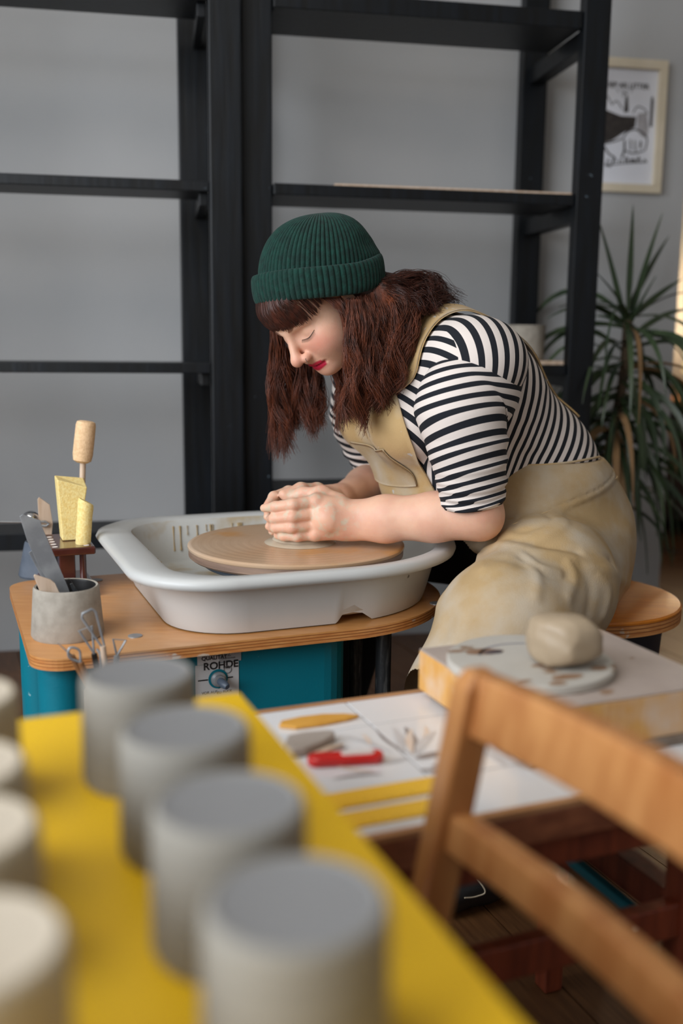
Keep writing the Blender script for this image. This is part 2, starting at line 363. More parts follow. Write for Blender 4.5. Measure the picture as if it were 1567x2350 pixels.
def stroke(pts, w, m=inkb):
    P_ = spline([(p[0], 0, p[1]) for p in [pp(*q) for q in pts]], 14); d = np.gradient(P_, axis=0); d /= np.linalg.norm(d, axis=1)[:, None] + 1e-9
    nn = np.stack([-d[:, 2], 0*d[:, 0], d[:, 0]], 1)*w/2
    v = [(q[0], WT-.0086, q[2]) for q in np.vstack([P_ + nn, P_ - nn])]; n = len(P_)
    SB().add(v, [(i, i+1, n+i+1, n+i) for i in range(n-1)]).build('print', m, paper)
stroke([(1383,330),(1410,324),(1428,318)], .004); stroke([(1386,336),(1396,352),(1408,362),(1404,378)], .005)
stroke([(1433,322),(1432,345),(1426,362)], .006); stroke([(1432,345),(1452,352),(1478,346)], .004)
stroke([(1428,320),(1440,302),(1462,298),(1484,316),(1480,345)], .004); stroke([(1388,380),(1430,375),(1484,372)], .003)
stroke([(1384,222),(1393,220),(1404,240)], .003); stroke([(1404,240),(1415,232),(1428,250)], .003)
stroke([(1446,320),(1447,345)], .004); stroke([(1456,322),(1458,348)], .004); stroke([(1470,324),(1469,340)], .006); stroke([(1388,377),(1402,381)], .007)
stroke([(1430,222),(1432,212),(1440,218)], .003); stroke([(1452,260),(1462,245),(1478,250),(1486,262)], .003)
for xx in (1420, 1430, 1440, 1450): stroke([(xx, 212), (xx - 3 + (xx-1435)*.1, 206), (xx + (xx-1435)*.25, 203)], .0018)
for k, xx in enumerate(range(1392, 1490, 14)): stroke([(xx, 374), (xx+3, 366 - 6*(k % 2)), (xx+8, 372)], .003)
def lettering(txt, pos, xdir, updir, size, m, parent, name='lettering', align='LEFT', extr=.0002, bold=0.0):
    cu = bpy.data.curves.new(name, 'FONT'); cu.body = txt; cu.size = size; cu.align_x = align; cu.extrude = extr; cu.offset = bold
    t = bpy.data.objects.new('tmp', cu); COL.objects.link(t)
    dg = bpy.context.evaluated_depsgraph_get(); dg.update()
    me = bpy.data.meshes.new_from_object(t.evaluated_get(dg)); bpy.data.objects.remove(t)
    xd = Vector(xdir).normalized(); ud = Vector(updir).normalized(); nd = xd.cross(ud)
    Mx = Matrix(((xd.x, ud.x, nd.x), (xd.y, ud.y, nd.y), (xd.z, ud.z, nd.z))).to_4x4(); Mx.translation = Vector([float(v) for v in pos])
    me.transform(Mx); me.materials.clear(); me.materials.append(m); me.name = name
    base = wloc(parent); me.transform(Matrix.Translation(-Vector([float(v) for v in base])))
    o = bpy.data.objects.new(name, me); COL.objects.link(o); o.parent = parent
    return o
q = S(1389, 199, WT-.009)
lettering('DEP AR LITTER', WSF(q), tuple(UW), (0, 0, 1), .0205, inkb, paper, bold=.0004)
q = S(1432, 371, WT-.009)
lettering('FLANZ', WSF(q), tuple(UW), (0, 0, 1), .016, inkb, paper)

# ================================================================== dracaena at the end of the shelving
pb = WSF(np.array([1.085, .16, 0.0]))
pl_ = empty('potted_dracaena', pb, 'tall dracaena with long drooping dark green leaves beside the shelving', 'plant')
def pd(x, y, t=.16): return WSF(S(x, y, t))
base = pd(1372, 1230)
st = MB().lathe([(.115, 0), (.12, .01), (.12, .02), (.10, .05), (.10, base[2]-.20), (.12, base[2]-.18), (.12, base[2]-.165)], (base[0], base[1], 0), 32).build('plant_stand', MT['white_wood'], pl_, smooth=True)
MB().lathe([(.075, base[2]-.165), (.085, base[2]-.16), (.105, base[2]+.0), (.098, base[2]+.0), (.09, base[2]-.03)], (base[0], base[1], 0), 32).build('pot', MT['pot'], pl_, smooth=True)
tr = spline([base + np.array([0, 0, -.05]), pd(1395, 1050), pd(1428, 880), pd(1440, 735)], 24)
MB().tube(tr, np.linspace(.016, .012, 24), 10).build('trunk', MT['bark'], pl_, smooth=True)
def leaf(root, dirv, length, width, droop, m, name='leaf'):
    n = 12; p = np.array(root, float); d = np.array(dirv, float); d /= np.linalg.norm(d); pts = [p.copy()]
    for i in range(n):
        d = d + np.array([0, 0, -droop/n*(.35 + 1.3*i/n)]); d /= np.linalg.norm(d); p = p + d*length/n; pts.append(p.copy())
    pts = np.array(pts); tn = np.gradient(pts, axis=0); tn /= np.linalg.norm(tn, axis=1)[:, None]
    side = np.cross(tn, [0, 0, 1.0]); nn_ = np.linalg.norm(side, axis=1)[:, None]; side = np.where(nn_ > .05, side/np.maximum(nn_, .05), np.array([1.0, 0, 0]))
    # turn the blade a little about its own length
    tw = rng.uniform(-1.2, 1.2); up = np.cross(side, tn); side = side*math.cos(tw) + up*math.sin(tw); up = np.cross(side, tn)
    t = np.linspace(0, 1, n+1); w = width*np.minimum(1, .45 + 2.2*t)*np.clip((1 - t)/.55, 0, 1)**.7*.5 + .0003
    v = []; th = .0012
    for i in range(n+1):
        v += [pts[i]+side[i]*w[i]+up[i]*w[i]*.3, pts[i]-up[i]*th, pts[i]-side[i]*w[i]+up[i]*w[i]*.3, pts[i]+up[i]*th]
    MB().loft([v[4*i:4*i+4] for i in range(n+1)]).build(name, m, pl_, smooth=60)
crown = pd(1440, 735)
targets = [(1452,480,.0),(1515,500,.1),(1378,515,.0),(1530,545,.15),(1375,630,-.05),(1560,640,.1),(1500,640,.0),(1590,660,.1),(1290,690,-.1),(1262,715,-.1),(1370,720,.1),(1360,690,.1),(1590,700,.1)]
rng = random.Random(11)
for x, y, dt in targets:
    e = pd(x, y, .16 + dt); c0 = crown + np.array([rng.uniform(-.012, .012), rng.uniform(-.012, .012), rng.uniform(-.05, .03)])
    d = e - c0; Ln = np.linalg.norm(d); dr = .25 if y < 660 else .7
    leaf(c0, d/Ln + np.array([0, 0, dr*.32]), Ln*1.05, .017, dr, MT['plant'])
for k in range(120):
    i = rng.randrange(8, 24) if k < 80 else rng.randrange(4, 14); root = tr[i] + np.array([rng.uniform(-.01, .01)]*3)
    an = rng.uniform(0, 2*PI); el = rng.uniform(-.2, .75) if i > 15 else rng.uniform(-.5, .35)
    d = np.array([math.cos(an)*math.cos(el), math.sin(an)*math.cos(el)*.75, math.sin(el)])
    if d[1] > .1 and rng.random() < .6: d[1] *= -1
    leaf(root, d, rng.uniform(.28, .44), rng.uniform(.013, .020), rng.uniform(2.2, 4.2), MT['plant'] if rng.random() < .9 else MT['plant_dry'])
for k in range(10):
    root = tr[rng.randrange(2, 12)]; an = rng.uniform(0, 2*PI)
    leaf(root, (math.cos(an)*.5, -.3*abs(math.sin(an)), -.4), rng.uniform(.25, .36), .011, 2.5, MT['plant_dry'], 'dry_leaf')

# ================================================================== far room through the opening
fc = empty('sideboard', (2.2, 4.85, 0), 'dark wooden sideboard glimpsed in the far room beyond the wall corner', 'cabinet')
MB().box((1.45, 4.62, .08), (3.1, 5.12, .60)).build('body', MT['far_dark'], fc, bevel=.004)
MB().box((1.42, 4.57, .60), (3.13, 5.14, .64)).build('top', MT['far_wood'], fc, bevel=.004)
MB().box((1.45, 4.585, .33), (3.1, 4.62, .36)).build('middle_rail', MT['far_wood'], fc, bevel=.003)
for xx in (1.47, 2.02, 2.57): MB().box((xx, 4.6, .12), (xx+.5, 4.62, .32)).build('door', MT['far_dark'], fc, bevel=.004)
for xx in (1.50, 3.05):
    for yy in (4.68, 5.08): MB().box((xx-.03, yy-.03, 0), (xx+.03, yy+.03, .08)).build('leg', MT['far_dark'], fc)
lx, ly = 1.76, 4.82
lp = empty('table_lamp', (lx, ly, .64), 'lit cream table lamp on the far sideboard', 'lamp')
MB().lathe([(.07, .641), (.07, .655), (.015, .67), (.02, .72), (.012, .78)], (lx, ly, 0), 24).build('base', MT['far_wood'], lp, smooth=True)
MB().lathe([(.13, .76), (.09, 1.0), (.087, 1.0), (.127, .76)], (lx, ly, 0), 32, False, False).build('lamp_shade', MT['lamp_glow'], lp, smooth=True)
_b = MT['lamp_glow'].node_tree.nodes['Principled BSDF']; _b.inputs['Emission Color'].default_value = (1.0, .72, .36, 1); _b.inputs['Emission Strength'].default_value = .6
_ld = bpy.data.lights.new('lamp_bulb', 'POINT'); _ld.energy = 16; _ld.color = (1.0, .74, .46); _ld.shadow_soft_size = .04
_lo = bpy.data.objects.new('lamp_bulb', _ld); COL.objects.link(_lo); _lo.parent = lp; _lo.location = (0, 0, .42)

# ================================================================== potter's wheel
def rounded(a_left, cb, R, ca=.012, rc=.10, n=40, m=10):
    """outline: half circle at the right end, rounded corners at the left; counter-clockwise from the front-left"""
    o = []
    for i in range(n+1):
        t = PI/2 - PI*i/n; o.append((ca + R*math.cos(t), cb + R*math.sin(t)))
    for i in range(m+1):
        t = -PI/2 - PI/2*i/m; o.append((a_left + rc + rc*math.cos(t), cb - R + rc + rc*math.sin(t)))
    for i in range(m+1):
        t = PI - PI/2*i/m; o.append((a_left + rc + rc*math.cos(t), cb + R - rc + rc*math.sin(t)))
    x0_, y0_ = o[-1]; x1_, y1_ = o[0]
    for i in range(1, 40): o.append((x0_ + (x1_-x0_)*i/40, y0_ + (y1_-y0_)*i/40))
    return o
WZ = .435
wheel = empty('pottery_wheel', WL(np.array([-.1, 0, 0.])), "teal potter's wheel with a plywood deck and white splash pan", 'potter wheel')
deck = None
lay = [(.0, MT['ply']), (.003, MT['ply_dark']), (.0048, MT['ply_light']), (.0076, MT['ply_dark']), (.0094, MT['ply_light']), (.0122, MT['ply_dark']), (.014, MT['ply_light']), (.018, None)]
for i in range(len(lay)-1):
    o_ = rounded(-.478, -.009, .252 - (.0006 if lay[i][1] is MT['ply_dark'] else 0), rc=.05)
    p_ = LB().prism(o_, WZ - lay[i+1][0], WZ - lay[i][0]).build('deck' if i == 0 else 'deck_layer', lay[i][1], wheel if i == 0 else deck)
    if i == 0: deck = p_
for (x, y) in ((222,1332), (310,1460), (1000, 1385)):
    c = LZ(x, y, WZ); s = LB().lathe([(.011, WZ), (.011, WZ+.0012), (.008, WZ+.0018), (.0045, WZ+.0012)], (c[0], c[1], 0), 20, True, True).build('screw', MT['steel'], wheel, smooth=True)
# splash pan
def ring(al, R, z, rc, cb=-.022, ca=.004): return [(x, y, z) for x, y in rounded(al, cb, R, ca, rc)]
prof_out = [(-.262, .234, WZ+.002, .11), (-.266, .238, WZ+.014, .11), (-.283, .255, .512, .12), (-.286, .258, .519, .12), (-.312, .280, .516, .13), (-.322, .288, .519, .135), (-.326, .2905, .526, .14), (-.322, .288, .533, .135), (-.312, .282, .5365, .13), (-.272, .262, .535, .115), (-.262, .256, .531, .11)]
rings = [ring(*r) for r in prof_out]
notch = []
for ri in (0, 1):
    for j, p in enumerate(rings[ri]):
        if p[1] > .12:
            rings[ri][j] = (p[0], p[1], p[2] + .016*float(np.clip(min((p[0]+.006)/.012, (.050-p[0])/.012), 0, 1)))
LB().loft(rings, True, False, False).build('splash_pan', MT['pan'], wheel, smooth=60)
pan_in = [(-.262, .256, .531, .11), (-.255, .250, .52, .11), (-.240, .236, .455, .10), (-.228, .225, .447, .10)]
LB().loft([ring(*r) for r in pan_in], True, False, True).build('pan_well', MT['pan_in'], wheel, smooth=60)
# slip drips on the inside of the pan's back wall
drip = LB(); rd = random.Random(5)
slip = mat('dried_slip', srgb(182,156,112), srgb(166,140,98), .7, 40)
for k in range(16):
    x = rd.uniform(-.20, -.02); L_ = rd.uniform(.012, .05); w = rd.uniform(.0008, .0024)
    pts = [(x, -.2515 + .0045 + .16*(.5205-z)*.9 - .0005, z) for z in np.linspace(.5205, .5205 - L_, 6)]
    pts = [(x, -.022 - (.250 - .0140*((.52 - z)/.065)) + .0022, z) for (_, _, z) in pts]
    drip.tube(pts, [w, w*.8, w*.6, w*.6, w*.8, w*1.1], 6)
for k in range(9):
    y = rd.uniform(-.12, .05); L_ = rd.uniform(.012, .045); w = rd.uniform(.0008, .0024)
    pts = [(-.255 + .015*((.52 - z)/.065) + .0022, y, z) for z in np.linspace(.5205, .5205 - L_, 6)]
    drip.tube(pts, [w, w*.8, w*.6, w*.6, w*.8, w*1.1], 6)
tag(drip.build('slip_drips', slip, wheel, smooth=True), kind='stuff')
LB().lathe([(.03, .448), (.03, .49), (.165, .494), (.168, .497), (.168, .504), (.16, .506)], (0, 0, 0), 64).build('wheel_head', MT['blue_steel'], wheel, smooth=True)
# teal housing
hs = [(-.30, .195), (-.02, .195)] + [(-.02 + .05*math.sin(t), .145 + .05*math.cos(t)) for t in np.linspace(0, PI/2, 7)][1:] + [(.03 + .01, -.10), (.02, -.19), (-.30, -.20)]
LB().prism(hs, .09, WZ-.018).build('housing', MT['teal'], wheel, bevel=.003)
LB().box((-.445, .02, .20), (-.30, .17, WZ-.03)).build('side_box', MT['teal'], wheel, bevel=.02, seg=4)
for (a, b) in ((-.43, .175), (-.43, -.195), (.0, -.17)):
    LB().tube([(a, b, 0.0), (a, b, .2), (a, b, WZ-.018)], .036 if a < -.1 else .02, 20).build('leg', MT['teal'], wheel, smooth=True)
LB().tube([(.106, .150, 0), (.106, .150, WZ-.018)], .0135, 20).build('support_tube', MT['dark_steel'], wheel, smooth=True)
LB().tube([(.075, .10, 0), (.075, .10, WZ-.018)], .012, 16).build('support_tube', MT['dark_steel'], wheel, smooth=True)
# control label on the front of the housing
HB = .1955
def hp(x, y): q = B(x, y, HB); return q
cp = empty('control_panel', WL(np.array([-.24, HB, .3])));  cp.parent = wheel; cp.location = Vector([float(v) for v in (WL(np.array([-.24, HB, .3])) - wloc(wheel))])
def plate(p0, p1, m, th=.0008):
    a, b = hp(*p0), hp(*p1)
    return LB().box((min(a[0], b[0]), HB, min(a[2], b[2])), (max(a[0], b[0]), HB + th, max(a[2], b[2]))).build('label_plate', m, cp)
plate((448, 1528), (548, 1620), MT['glass_white']); plate((452, 1480), (503, 1521), MT['glass_white']); plate((503, 1482), (553, 1515), MT['label_grey'])
xd = tuple(U)
def lt(txt, x, y, sz, m=None, bold=0, align='LEFT'):
    q = hp(x, y); q[1] = HB + .0011; lettering(txt, WL(q), xd, (0, 0, 1), sz, m or MT['ink'], cp, bold=bold, align=align)
lt('ROHDE', 466, 1538, .0165, bold=.0004); lt('QUALITÄT', 462, 1516, .0085, bold=.0002); lt('ROHDE', 462, 1501, .0085, bold=.0002)
lt('GEPRÜFTE', 462, 1508, .0072, MT['grey_ink'])
lt('12', 510, 1507, .014, MT['grey_ink']); lt('INTERTECHNIK', 508, 1513, .0032, MT['grey_ink'])
lt('O', 497, 1580, .0085); lt('VOR AUS', 462, 1594, .0062, MT['grey_ink']); lt('ZU', 497, 1592, .0055, MT['grey_ink']); lt('RÜCK', 511, 1589, .0055, MT['grey_ink'])
def tubep(pts, r, m, name): 
    LB().tube(pts, r, 10).build(name, m, cp, smooth=True)
q = hp(522, 1536)
LB().lathe([(.0055, 0), (.0065, 0), (.0065, .0007), (.0055, .0007)], (q[0], HB+.0009, q[2]), 20, False, False, axis=(0, 1, 0)).build('seal_print', MT['grey_ink'], cp)
lt('TÜV', 522, 1535, .0042, MT['grey_ink'], 0, 'CENTER')
q = hp(500, 1557)
LB().box((q[0]-.032, HB+.0009, q[2]-.001), (q[0]-.016, HB+.0013, q[2]+.001)).build('scale_mark', MT['ink'], cp)
LB().box((q[0]+.014, HB+.0009, q[2]-.001), (q[0]+.024, HB+.0013, q[2]+.001)).build('scale_mark', MT['ink'], cp)
LB().lathe([(.0155, 0), (.0155, .001), (.0135, .001)], (q[0], HB+.0008, q[2]), 28, True, True, axis=(0, 1, 0)).build('switch_ring', MT['teal'], cp)
sw = LB().lathe([(.012, 0), (.012, .004), (.0085, .006), (.0085, .012), (.0065, .0125)], (q[0], HB+.0016, q[2]), 24, True, True, axis=(0, 1, 0)).build('switch_collar', MT['steel'], cp, smooth=True)
LB().lathe([(.006, 0), (.0068, .012), (.0052, .018), (.004, .020)], (q[0], HB+.012, q[2]), 20, True, True, axis=(.35, .9, -.25)).build('switch_knob', MT['blue_steel'], cp, smooth=True)

# ================================================================== throwing bat and clay on the wheel
bt = empty('throwing_bat', WL(np.array([0, 0, .507])), 'round tan throwing bat streaked with wet slip on the wheel head', 'bat')
LB().lathe([(.186, .507), (.191, .511), (.191, .522)], (0, 0, 0), 96, True, True).build('rim', MT['bat_edge'], bt, smooth=True)
# concentric throwing rings are real relief
pr_ = [(.191, .5222), (.1925, .524), (.1925, .528), (.190, .530)]
for r in np.linspace(.185, .02, 60): pr_.append((r, .530 + .00009*math.sin(r*900) + .0001*math.sin(r*370)))
pr_.append((.001, .530))
LB().lathe(pr_, (0, 0, 0), 96, True, True).build('disc', MT['bat'], bt, smooth=50)
cm = empty('clay_mound', WL(np.array([0.012, .0, .530])), 'wet grey clay being centred between her hands', 'clay')
LB().lathe([(.064, .5303), (.060, .5325), (.050, .536), (.0445, .544), (.0425, .555), (.041, .575), (.038, .592), (.030, .597), (.001, .598)], (.006, .004, 0), 64, True, True).build('body', MT['clay_wet'], cm, smooth=True)

# ================================================================== stool
stc = (.558, .058)
SZ = .398
stool = empty('stool', WL(np.array([stc[0], stc[1], 0.])), 'low round plywood stool the woman sits on', 'stool')
lay2 = [(0, MT['ply2']), (.006, MT['ply_dark']), (.0085, MT['ply_light']), (.013, MT['ply_dark']), (.0155, MT['ply_light']), (.020, MT['ply_dark']), (.0225, MT['ply_light']), (.029, None)]
so = None
for i in range(len(lay2)-1):
    r = .20 - (.0006 if lay2[i][1] is MT['ply_dark'] else 0)
    pr_ = [(r, SZ-lay2[i+1][0]), (r, SZ-lay2[i][0])] if i else [(r, SZ-.006), (r, SZ-.003), (r-.003, SZ)]
    o = LB().lathe(pr_, (stc[0], stc[1], 0), 72).build('seat' if i == 0 else 'seat_layer', lay2[i][1], stool if i == 0 else so)
    if i == 0: so = o; smooth_by_angle(o)
LB().lathe([(.13, 0.0), (.14, .02), (.165, SZ-.06), (.17, SZ-.0295)], (stc[0]+.03, stc[1]-.03, 0), 48).build('base_drum', MT['navy'], stool, smooth=True)

# ================================================================== tool cups and tools on the deck
def frustum_cup(name, c, r0, r1, h, m, inner, label, cat='cup', z=WZ, group=None):
    e = empty(name, WL(np.array([c[0], c[1], z])), label, cat, group)
    LB().lathe([(r0*.96, z), (r0, z+.004), (r1, z+h-.003), (r1-.002, z+h), (r1-.005, z+h-.001)], (c[0], c[1], 0), 56, True, False).build('body', m, e, smooth=True)
    LB().lathe([(r1-.005, z+h-.001), (r1-.006, z+h-.004), (r0-.012, z+.008)], (c[0], c[1], 0), 48, False, True).build('inside', inner, e, smooth=True)
    return e
c1 = LZ(156, 1456, WZ)
frustum_cup('tool_cup', c1, .0545, .049, .078, MT['stoneware'], MT['inner_dark'], 'grey stoneware tool cup on the near corner of the deck')
c2 = LZ(95, 1320, WZ)
frustum_cup('tool_cup', c2, .042, .0285, .068, MT['darkware'], MT['inner_dark'], 'small blue-grey tapered cup on the far corner of the deck')
def slab(poly, b, th, m, name, label=None, cat=None, tilt=None, parent=None, group=None):
    """flat tool standing upright: poly in picture points on the plane b"""
    pts = [B(x, y, b) for x, y in poly]
    tl = tilt or 0.0
    f = LB(); r0 = [(p[0], p[1] + th/2 + (p[2]-WZ)*tl, p[2]) for p in pts]; r1 = [(p[0], p[1] - th/2 + (p[2]-WZ)*tl, p[2]) for p in pts]
    f.loft([r0, r1]); lo = min(r0, key=lambda p: p[2])
    o = f.build(name, m, parent, bevel=.0006, loc=None if parent is not None else WL(np.array(lo)))
    return tag(o, label, cat, group)
bk = c1[1]
slab([(45,1185),(52,1180),(92,1194),(98,1212),(182,1408),(172,1416),(148,1410),(128,1378),(108,1330),(84,1290),(62,1240)], bk-.012, .0012, MT['steel'], 'metal_rib', 'long grey steel scraper blade leaning in the stoneware tool cup', 'scraper')
slab([(66,1268),(74,1262),(120,1330),(158,1412),(140,1412),(105,1345)], bk-.022, .0012, MT['steel'], 'metal_rib', 'narrow bent steel scraper behind the long blade in the tool cup', 'scraper')
slab([(77,1322),(80,1318),(116,1330),(126,1338),(158,1405),(112,1408)], bk+.018, .004, MT['stick'], 'wooden_rib', 'pale wooden rib with a slanted top in the stoneware tool cup', 'wooden tool')
slab([(150,1330),(160,1328),(198,1385),(196,1412),(178,1412)], bk-.004, .006, MT['inner_dark'], 'modelling_tool', 'black curved modelling tool in the stoneware tool cup', 'tool')
slab([(160,1340),(166,1338),(204,1395),(200,1412),(190,1412)], bk+.01, .004, MT['dark_steel'], 'modelling_tool', 'dark steel modelling tool nearest the rim of the tool cup', 'tool')
b2 = c2[1]
slab([(86,1146),(90,1141),(114,1158),(121,1200),(112,1300),(96,1300)], b2+.004, .004, MT['stick'], 'wooden_rib', 'pale wooden stick with a slanted end standing behind the steel blade', 'wooden tool')
sp = empty('ball_scoop', WL(B(70, 1330, b2-.004)), 'steel ball scoop standing in the blue-grey cup', 'scoop')
q = B(71, 1193, b2-.004)
LB().lathe([(.0175*math.cos(t), .0175*math.sin(t)) for t in np.linspace(0, PI/2, 10)], q, 32, True, True).build('bowl', MT['chrome'], sp, smooth=True)
LB().tube([B(0-60, 1197, b2+.012), B(60, 1198, b2+.012), B(104, 1197, b2+.012), B(112, 1202, b2+.012), B(106, 1207, b2+.012), B(95, 1207, b2+.012)], .0024, 8).build('handle', MT['steel'], sp, smooth=True)
LB().tube([q, B(78, 1260, b2-.004), B(86, 1325, b2-.004)], .003, 8).build('shaft', MT['steel'], sp, smooth=True)

# rack with sponges
RB = -.205
q0 = LZ(120, 1200, .53)
rk = empty('sponge_rack', WL(np.array([-.385, -.17, WZ])), 'small dark varnished wooden tool rack holding sponges beside the pan', 'rack')
rz = .521
rk_poly = [LZ(x, y, rz)[:2] for x, y in ((105,1197),(213,1197),(228,1262),(141,1264))]
cA = np.mean(rk_poly, axis=0)
a0, a1 = -.415, -.335; b0_, b1_ = -.262, -.118
LB().box((a0, b0_, rz-.014), (a1, b1_, rz)).build('top_plate', MT['rack'], rk, bevel=.003)
hole = mat('drilled_hole', srgb(225,215,210), None, .7)
for k in range(5):
    LB().lathe([(.0052, rz+.0002), (.0048, rz+.0005), (.003, rz-.0002)], (a0+.012, b0_+.03+k*.024, 0), 16).build('peg_hole', hole, rk)
for k in (0, 4): LB().lathe([(.0052, rz+.0002), (.0048, rz+.0005), (.003, rz-.0002)], (a1-.014, b0_+.012+k*.029, 0), 16).build('peg_hole', hole, rk)
LB().box((-.393, -.205, WZ+.014), (-.365, -.168, rz-.014)).build('post', MT['rack'], rk, bevel=.002)
LB().box((-.425, -.26, WZ), (-.335, -.10, WZ+.014)).build('base', MT['rack'], rk, bevel=.003)
LB().tube([(-.352, -.165, WZ+.014), (-.352, -.165, rz-.014)], .006, 12).build('side_peg', MT['rack'], rk, smooth=True)
def up(x, y, b): return B(x, y, b)
# wedge sponge
wb = -.205
w1 = [up(140,1222,wb), up(178,1226,wb), up(196,1100,wb), up(128,1095,wb)]
f = LB(); f.hexa([(w1[0][0], wb-.02, rz+.0005), (w1[1][0], wb-.02, rz+.0005), (w1[1][0], wb+.02, rz+.0005), (w1[0][0], wb+.02, rz+.0005),
                  (w1[3][0], wb-.026, w1[3][2]), (w1[2][0], wb-.026, w1[2][2]), (w1[2][0], wb+.022, w1[2][2]-.012), (w1[3][0], wb+.022, w1[3][2]-.002)])
tag(f.build('sponge', MT['sponge'], None, bevel=.002, loc=WL(np.array([(w1[0][0]+w1[1][0])/2, wb, rz]))), 'wedge-shaped yellow sponge standing on the rack', 'sponge')
sb = -.150
p0, p1 = up(190, 1236, sb), up(197, 1146, sb); p0[2] = rz
f = LB(); n_ = 24; rr = .0135
ringsp = []
for k_, t in enumerate((0, .03, .3, .6, .94, 1.0)):
    c_ = p0 + (p1 - p0)*t; sl = .012*(1 if t > .9 else 0)
    r_ = rr*(.92 if t in (0, 1.0) else 1)
    ringsp.append([(c_[0]+r_*math.cos(2*PI*i/n_), c_[1]+r_*math.sin(2*PI*i/n_), c_[2] - sl*math.cos(2*PI*i/n_)*.6 - (sl*.3 if t > .9 else 0)) for i in range(n_)])
f.loft(ringsp)
tag(f.build('sponge', MT['sponge'], None, smooth=40, loc=WL(p0)), 'small cylindrical yellow sponge on the near corner of the rack', 'sponge')
ss = empty('sponge_on_stick', WL(np.array([-.36, -.235, rz])), 'tan sponge on a wooden stick rising above the yellow sponges', 'sponge')
q0, q1, q2 = up(184, 1180, -.238), up(188, 1062, -.238), up(198, 966, -.238); q0[2] = rz
LB().tube([q0, q1 + (q2-q1)*.3], .0055, 12).build('stick', MT['stick'], ss, smooth=True)
ax = (q2 - q1); Lx = np.linalg.norm(ax)
LB().lathe([(.010, 0), (.0165, .004), (.0185, .016), (.0185, Lx*.5), (.0182, Lx-.008), (.0165, Lx-.002), (.012, Lx), (.0, Lx+.0005)], q1, 32, True, False, axis=ax).build('sponge_head', MT['sponge2'], ss, smooth=True)

# ================================================================== low tiled table
TZ = .44
ta0, ta1, tb0, tb1 = -.60, .265, .545, .885
lt_ = empty('low_table', WL(np.array([-.2, .72, 0])), 'low dark wooden table topped with white tiles in front of the wheel', 'table')
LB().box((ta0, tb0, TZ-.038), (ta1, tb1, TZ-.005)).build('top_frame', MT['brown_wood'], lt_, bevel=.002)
edge = .009
for (x0_, y0_, x1_, y1_) in ((ta0, tb0, ta1, tb0+edge), (ta0, tb1-edge, ta1, tb1), (ta0, tb0+edge, ta0+edge, tb1-edge), (ta1-edge, tb0+edge, ta1, tb1-edge)):
    LB().box((x0_, y0_, TZ-.005), (x1_, y1_, TZ+.0006)).build('edge_strip', MT['edge_wood'], lt_)
LB().box((ta0+edge, tb0+edge, TZ-.0049), (ta1-edge, tb1-edge, TZ-.0012)).build('grout_bed', MT['grout'], lt_)
TS = .157; ga = [-.130 + TS*k for k in range(-3, 3)]; gb = [tb0+edge, .633, .790, tb1-edge]
ga = [ta0+edge] + [g for g in ga if ta0+.02 < g < ta1-.02] + [ta1-edge]
for i in range(len(ga)-1):
    for j in range(3):
        LB().box((ga[i]+.0011, gb[j]+.0011, TZ-.0048), (ga[i+1]-.0011, gb[j+1]-.0011, TZ)).build('tile', MT['tile'], lt_, bevel=.0008)
LB().box((ta0+.03, tb0+.018, TZ-.078), (ta1-.03, tb0+.038, TZ-.038)).build('apron_board', MT['red_wood'], lt_, bevel=.002)
LB().box((ta0+.03, tb1-.038, TZ-.078), (ta1-.03, tb1-.018, TZ-.038)).build('apron_board', MT['red_wood'], lt_, bevel=.002)
for a_ in (ta0+.03, ta1-.05): LB().box((a_, tb0+.038, TZ-.078), (a_+.02, tb1-.038, TZ-.038)).build('apron_board', MT['red_wood'], lt_, bevel=.002)
for a_ in (ta0+.035, .165):
    for b_ in (.592, .842):
        h = .017
        LB().hexa([(a_-h*.8, b_-h*.8, 0), (a_+h*.8, b_-h*.8, 0), (a_+h*.8, b_+h*.8, 0), (a_-h*.8, b_+h*.8, 0), (a_-h, b_-h, TZ-.038), (a_+h, b_-h, TZ-.038), (a_+h, b_+h, TZ-.038), (a_-h, b_+h, TZ-.038)]).build('leg', MT['red_wood'], lt_, bevel=.002)
LB().box((ta0+.05, .835, .235), (.15, .853, .275)).build('stretcher', MT['red_wood'], lt_, bevel=.002)
LB().box((.152, .606, .235), (.180, .828, .275)).build('stretcher', MT['red_wood'], lt_, bevel=.002)
LB().box((ta0+.02, .606, .235), (ta0+.05, .828, .275)).build('stretcher', MT['red_wood'], lt_, bevel=.002)
# teal bar under the table
tag(LB().box((.138, .61, .222), (.1515, .80, .2345)).build('foot_bar', MT['teal'], lt_, bevel=.002), None)

# brush-painted leaves fired into the tiles (flat print)
LEAFZ = [TZ + .0003]
def painted(c, ang, ln, w, bend, m):
    pts = []; n = 9; LEAFZ[0] += .00005; lz = LEAFZ[0]
    for s in (1, -1):
        for i in (range(n) if s > 0 else range(n-1, -1, -1)):
            t = i/(n-1); x = t*ln; y = bend*ln*t*(1-t)*2 + s*w*.5*math.sin(PI*t)**.8
            pts.append((c[0]+x*math.cos(ang)-y*math.sin(ang), c[1]+x*math.sin(ang)+y*math.cos(ang), lz))
    LB().add(pts, [tuple(range(len(pts)))]).build('painted_leaf', m, lt_)
def ptz(x, y): return LZ(x, y, TZ)
def pleaf(x0, y0, x1, y1, w, bend, m):
    p, q = ptz(x0, y0), ptz(x1, y1); d = q - p; painted(p, math.atan2(d[1], d[0]), math.hypot(d[0], d[1]), w, bend, m)
D_, Pc, G_ = MT['leaf_dark'], MT['leaf_peach'], MT['leaf_grey']
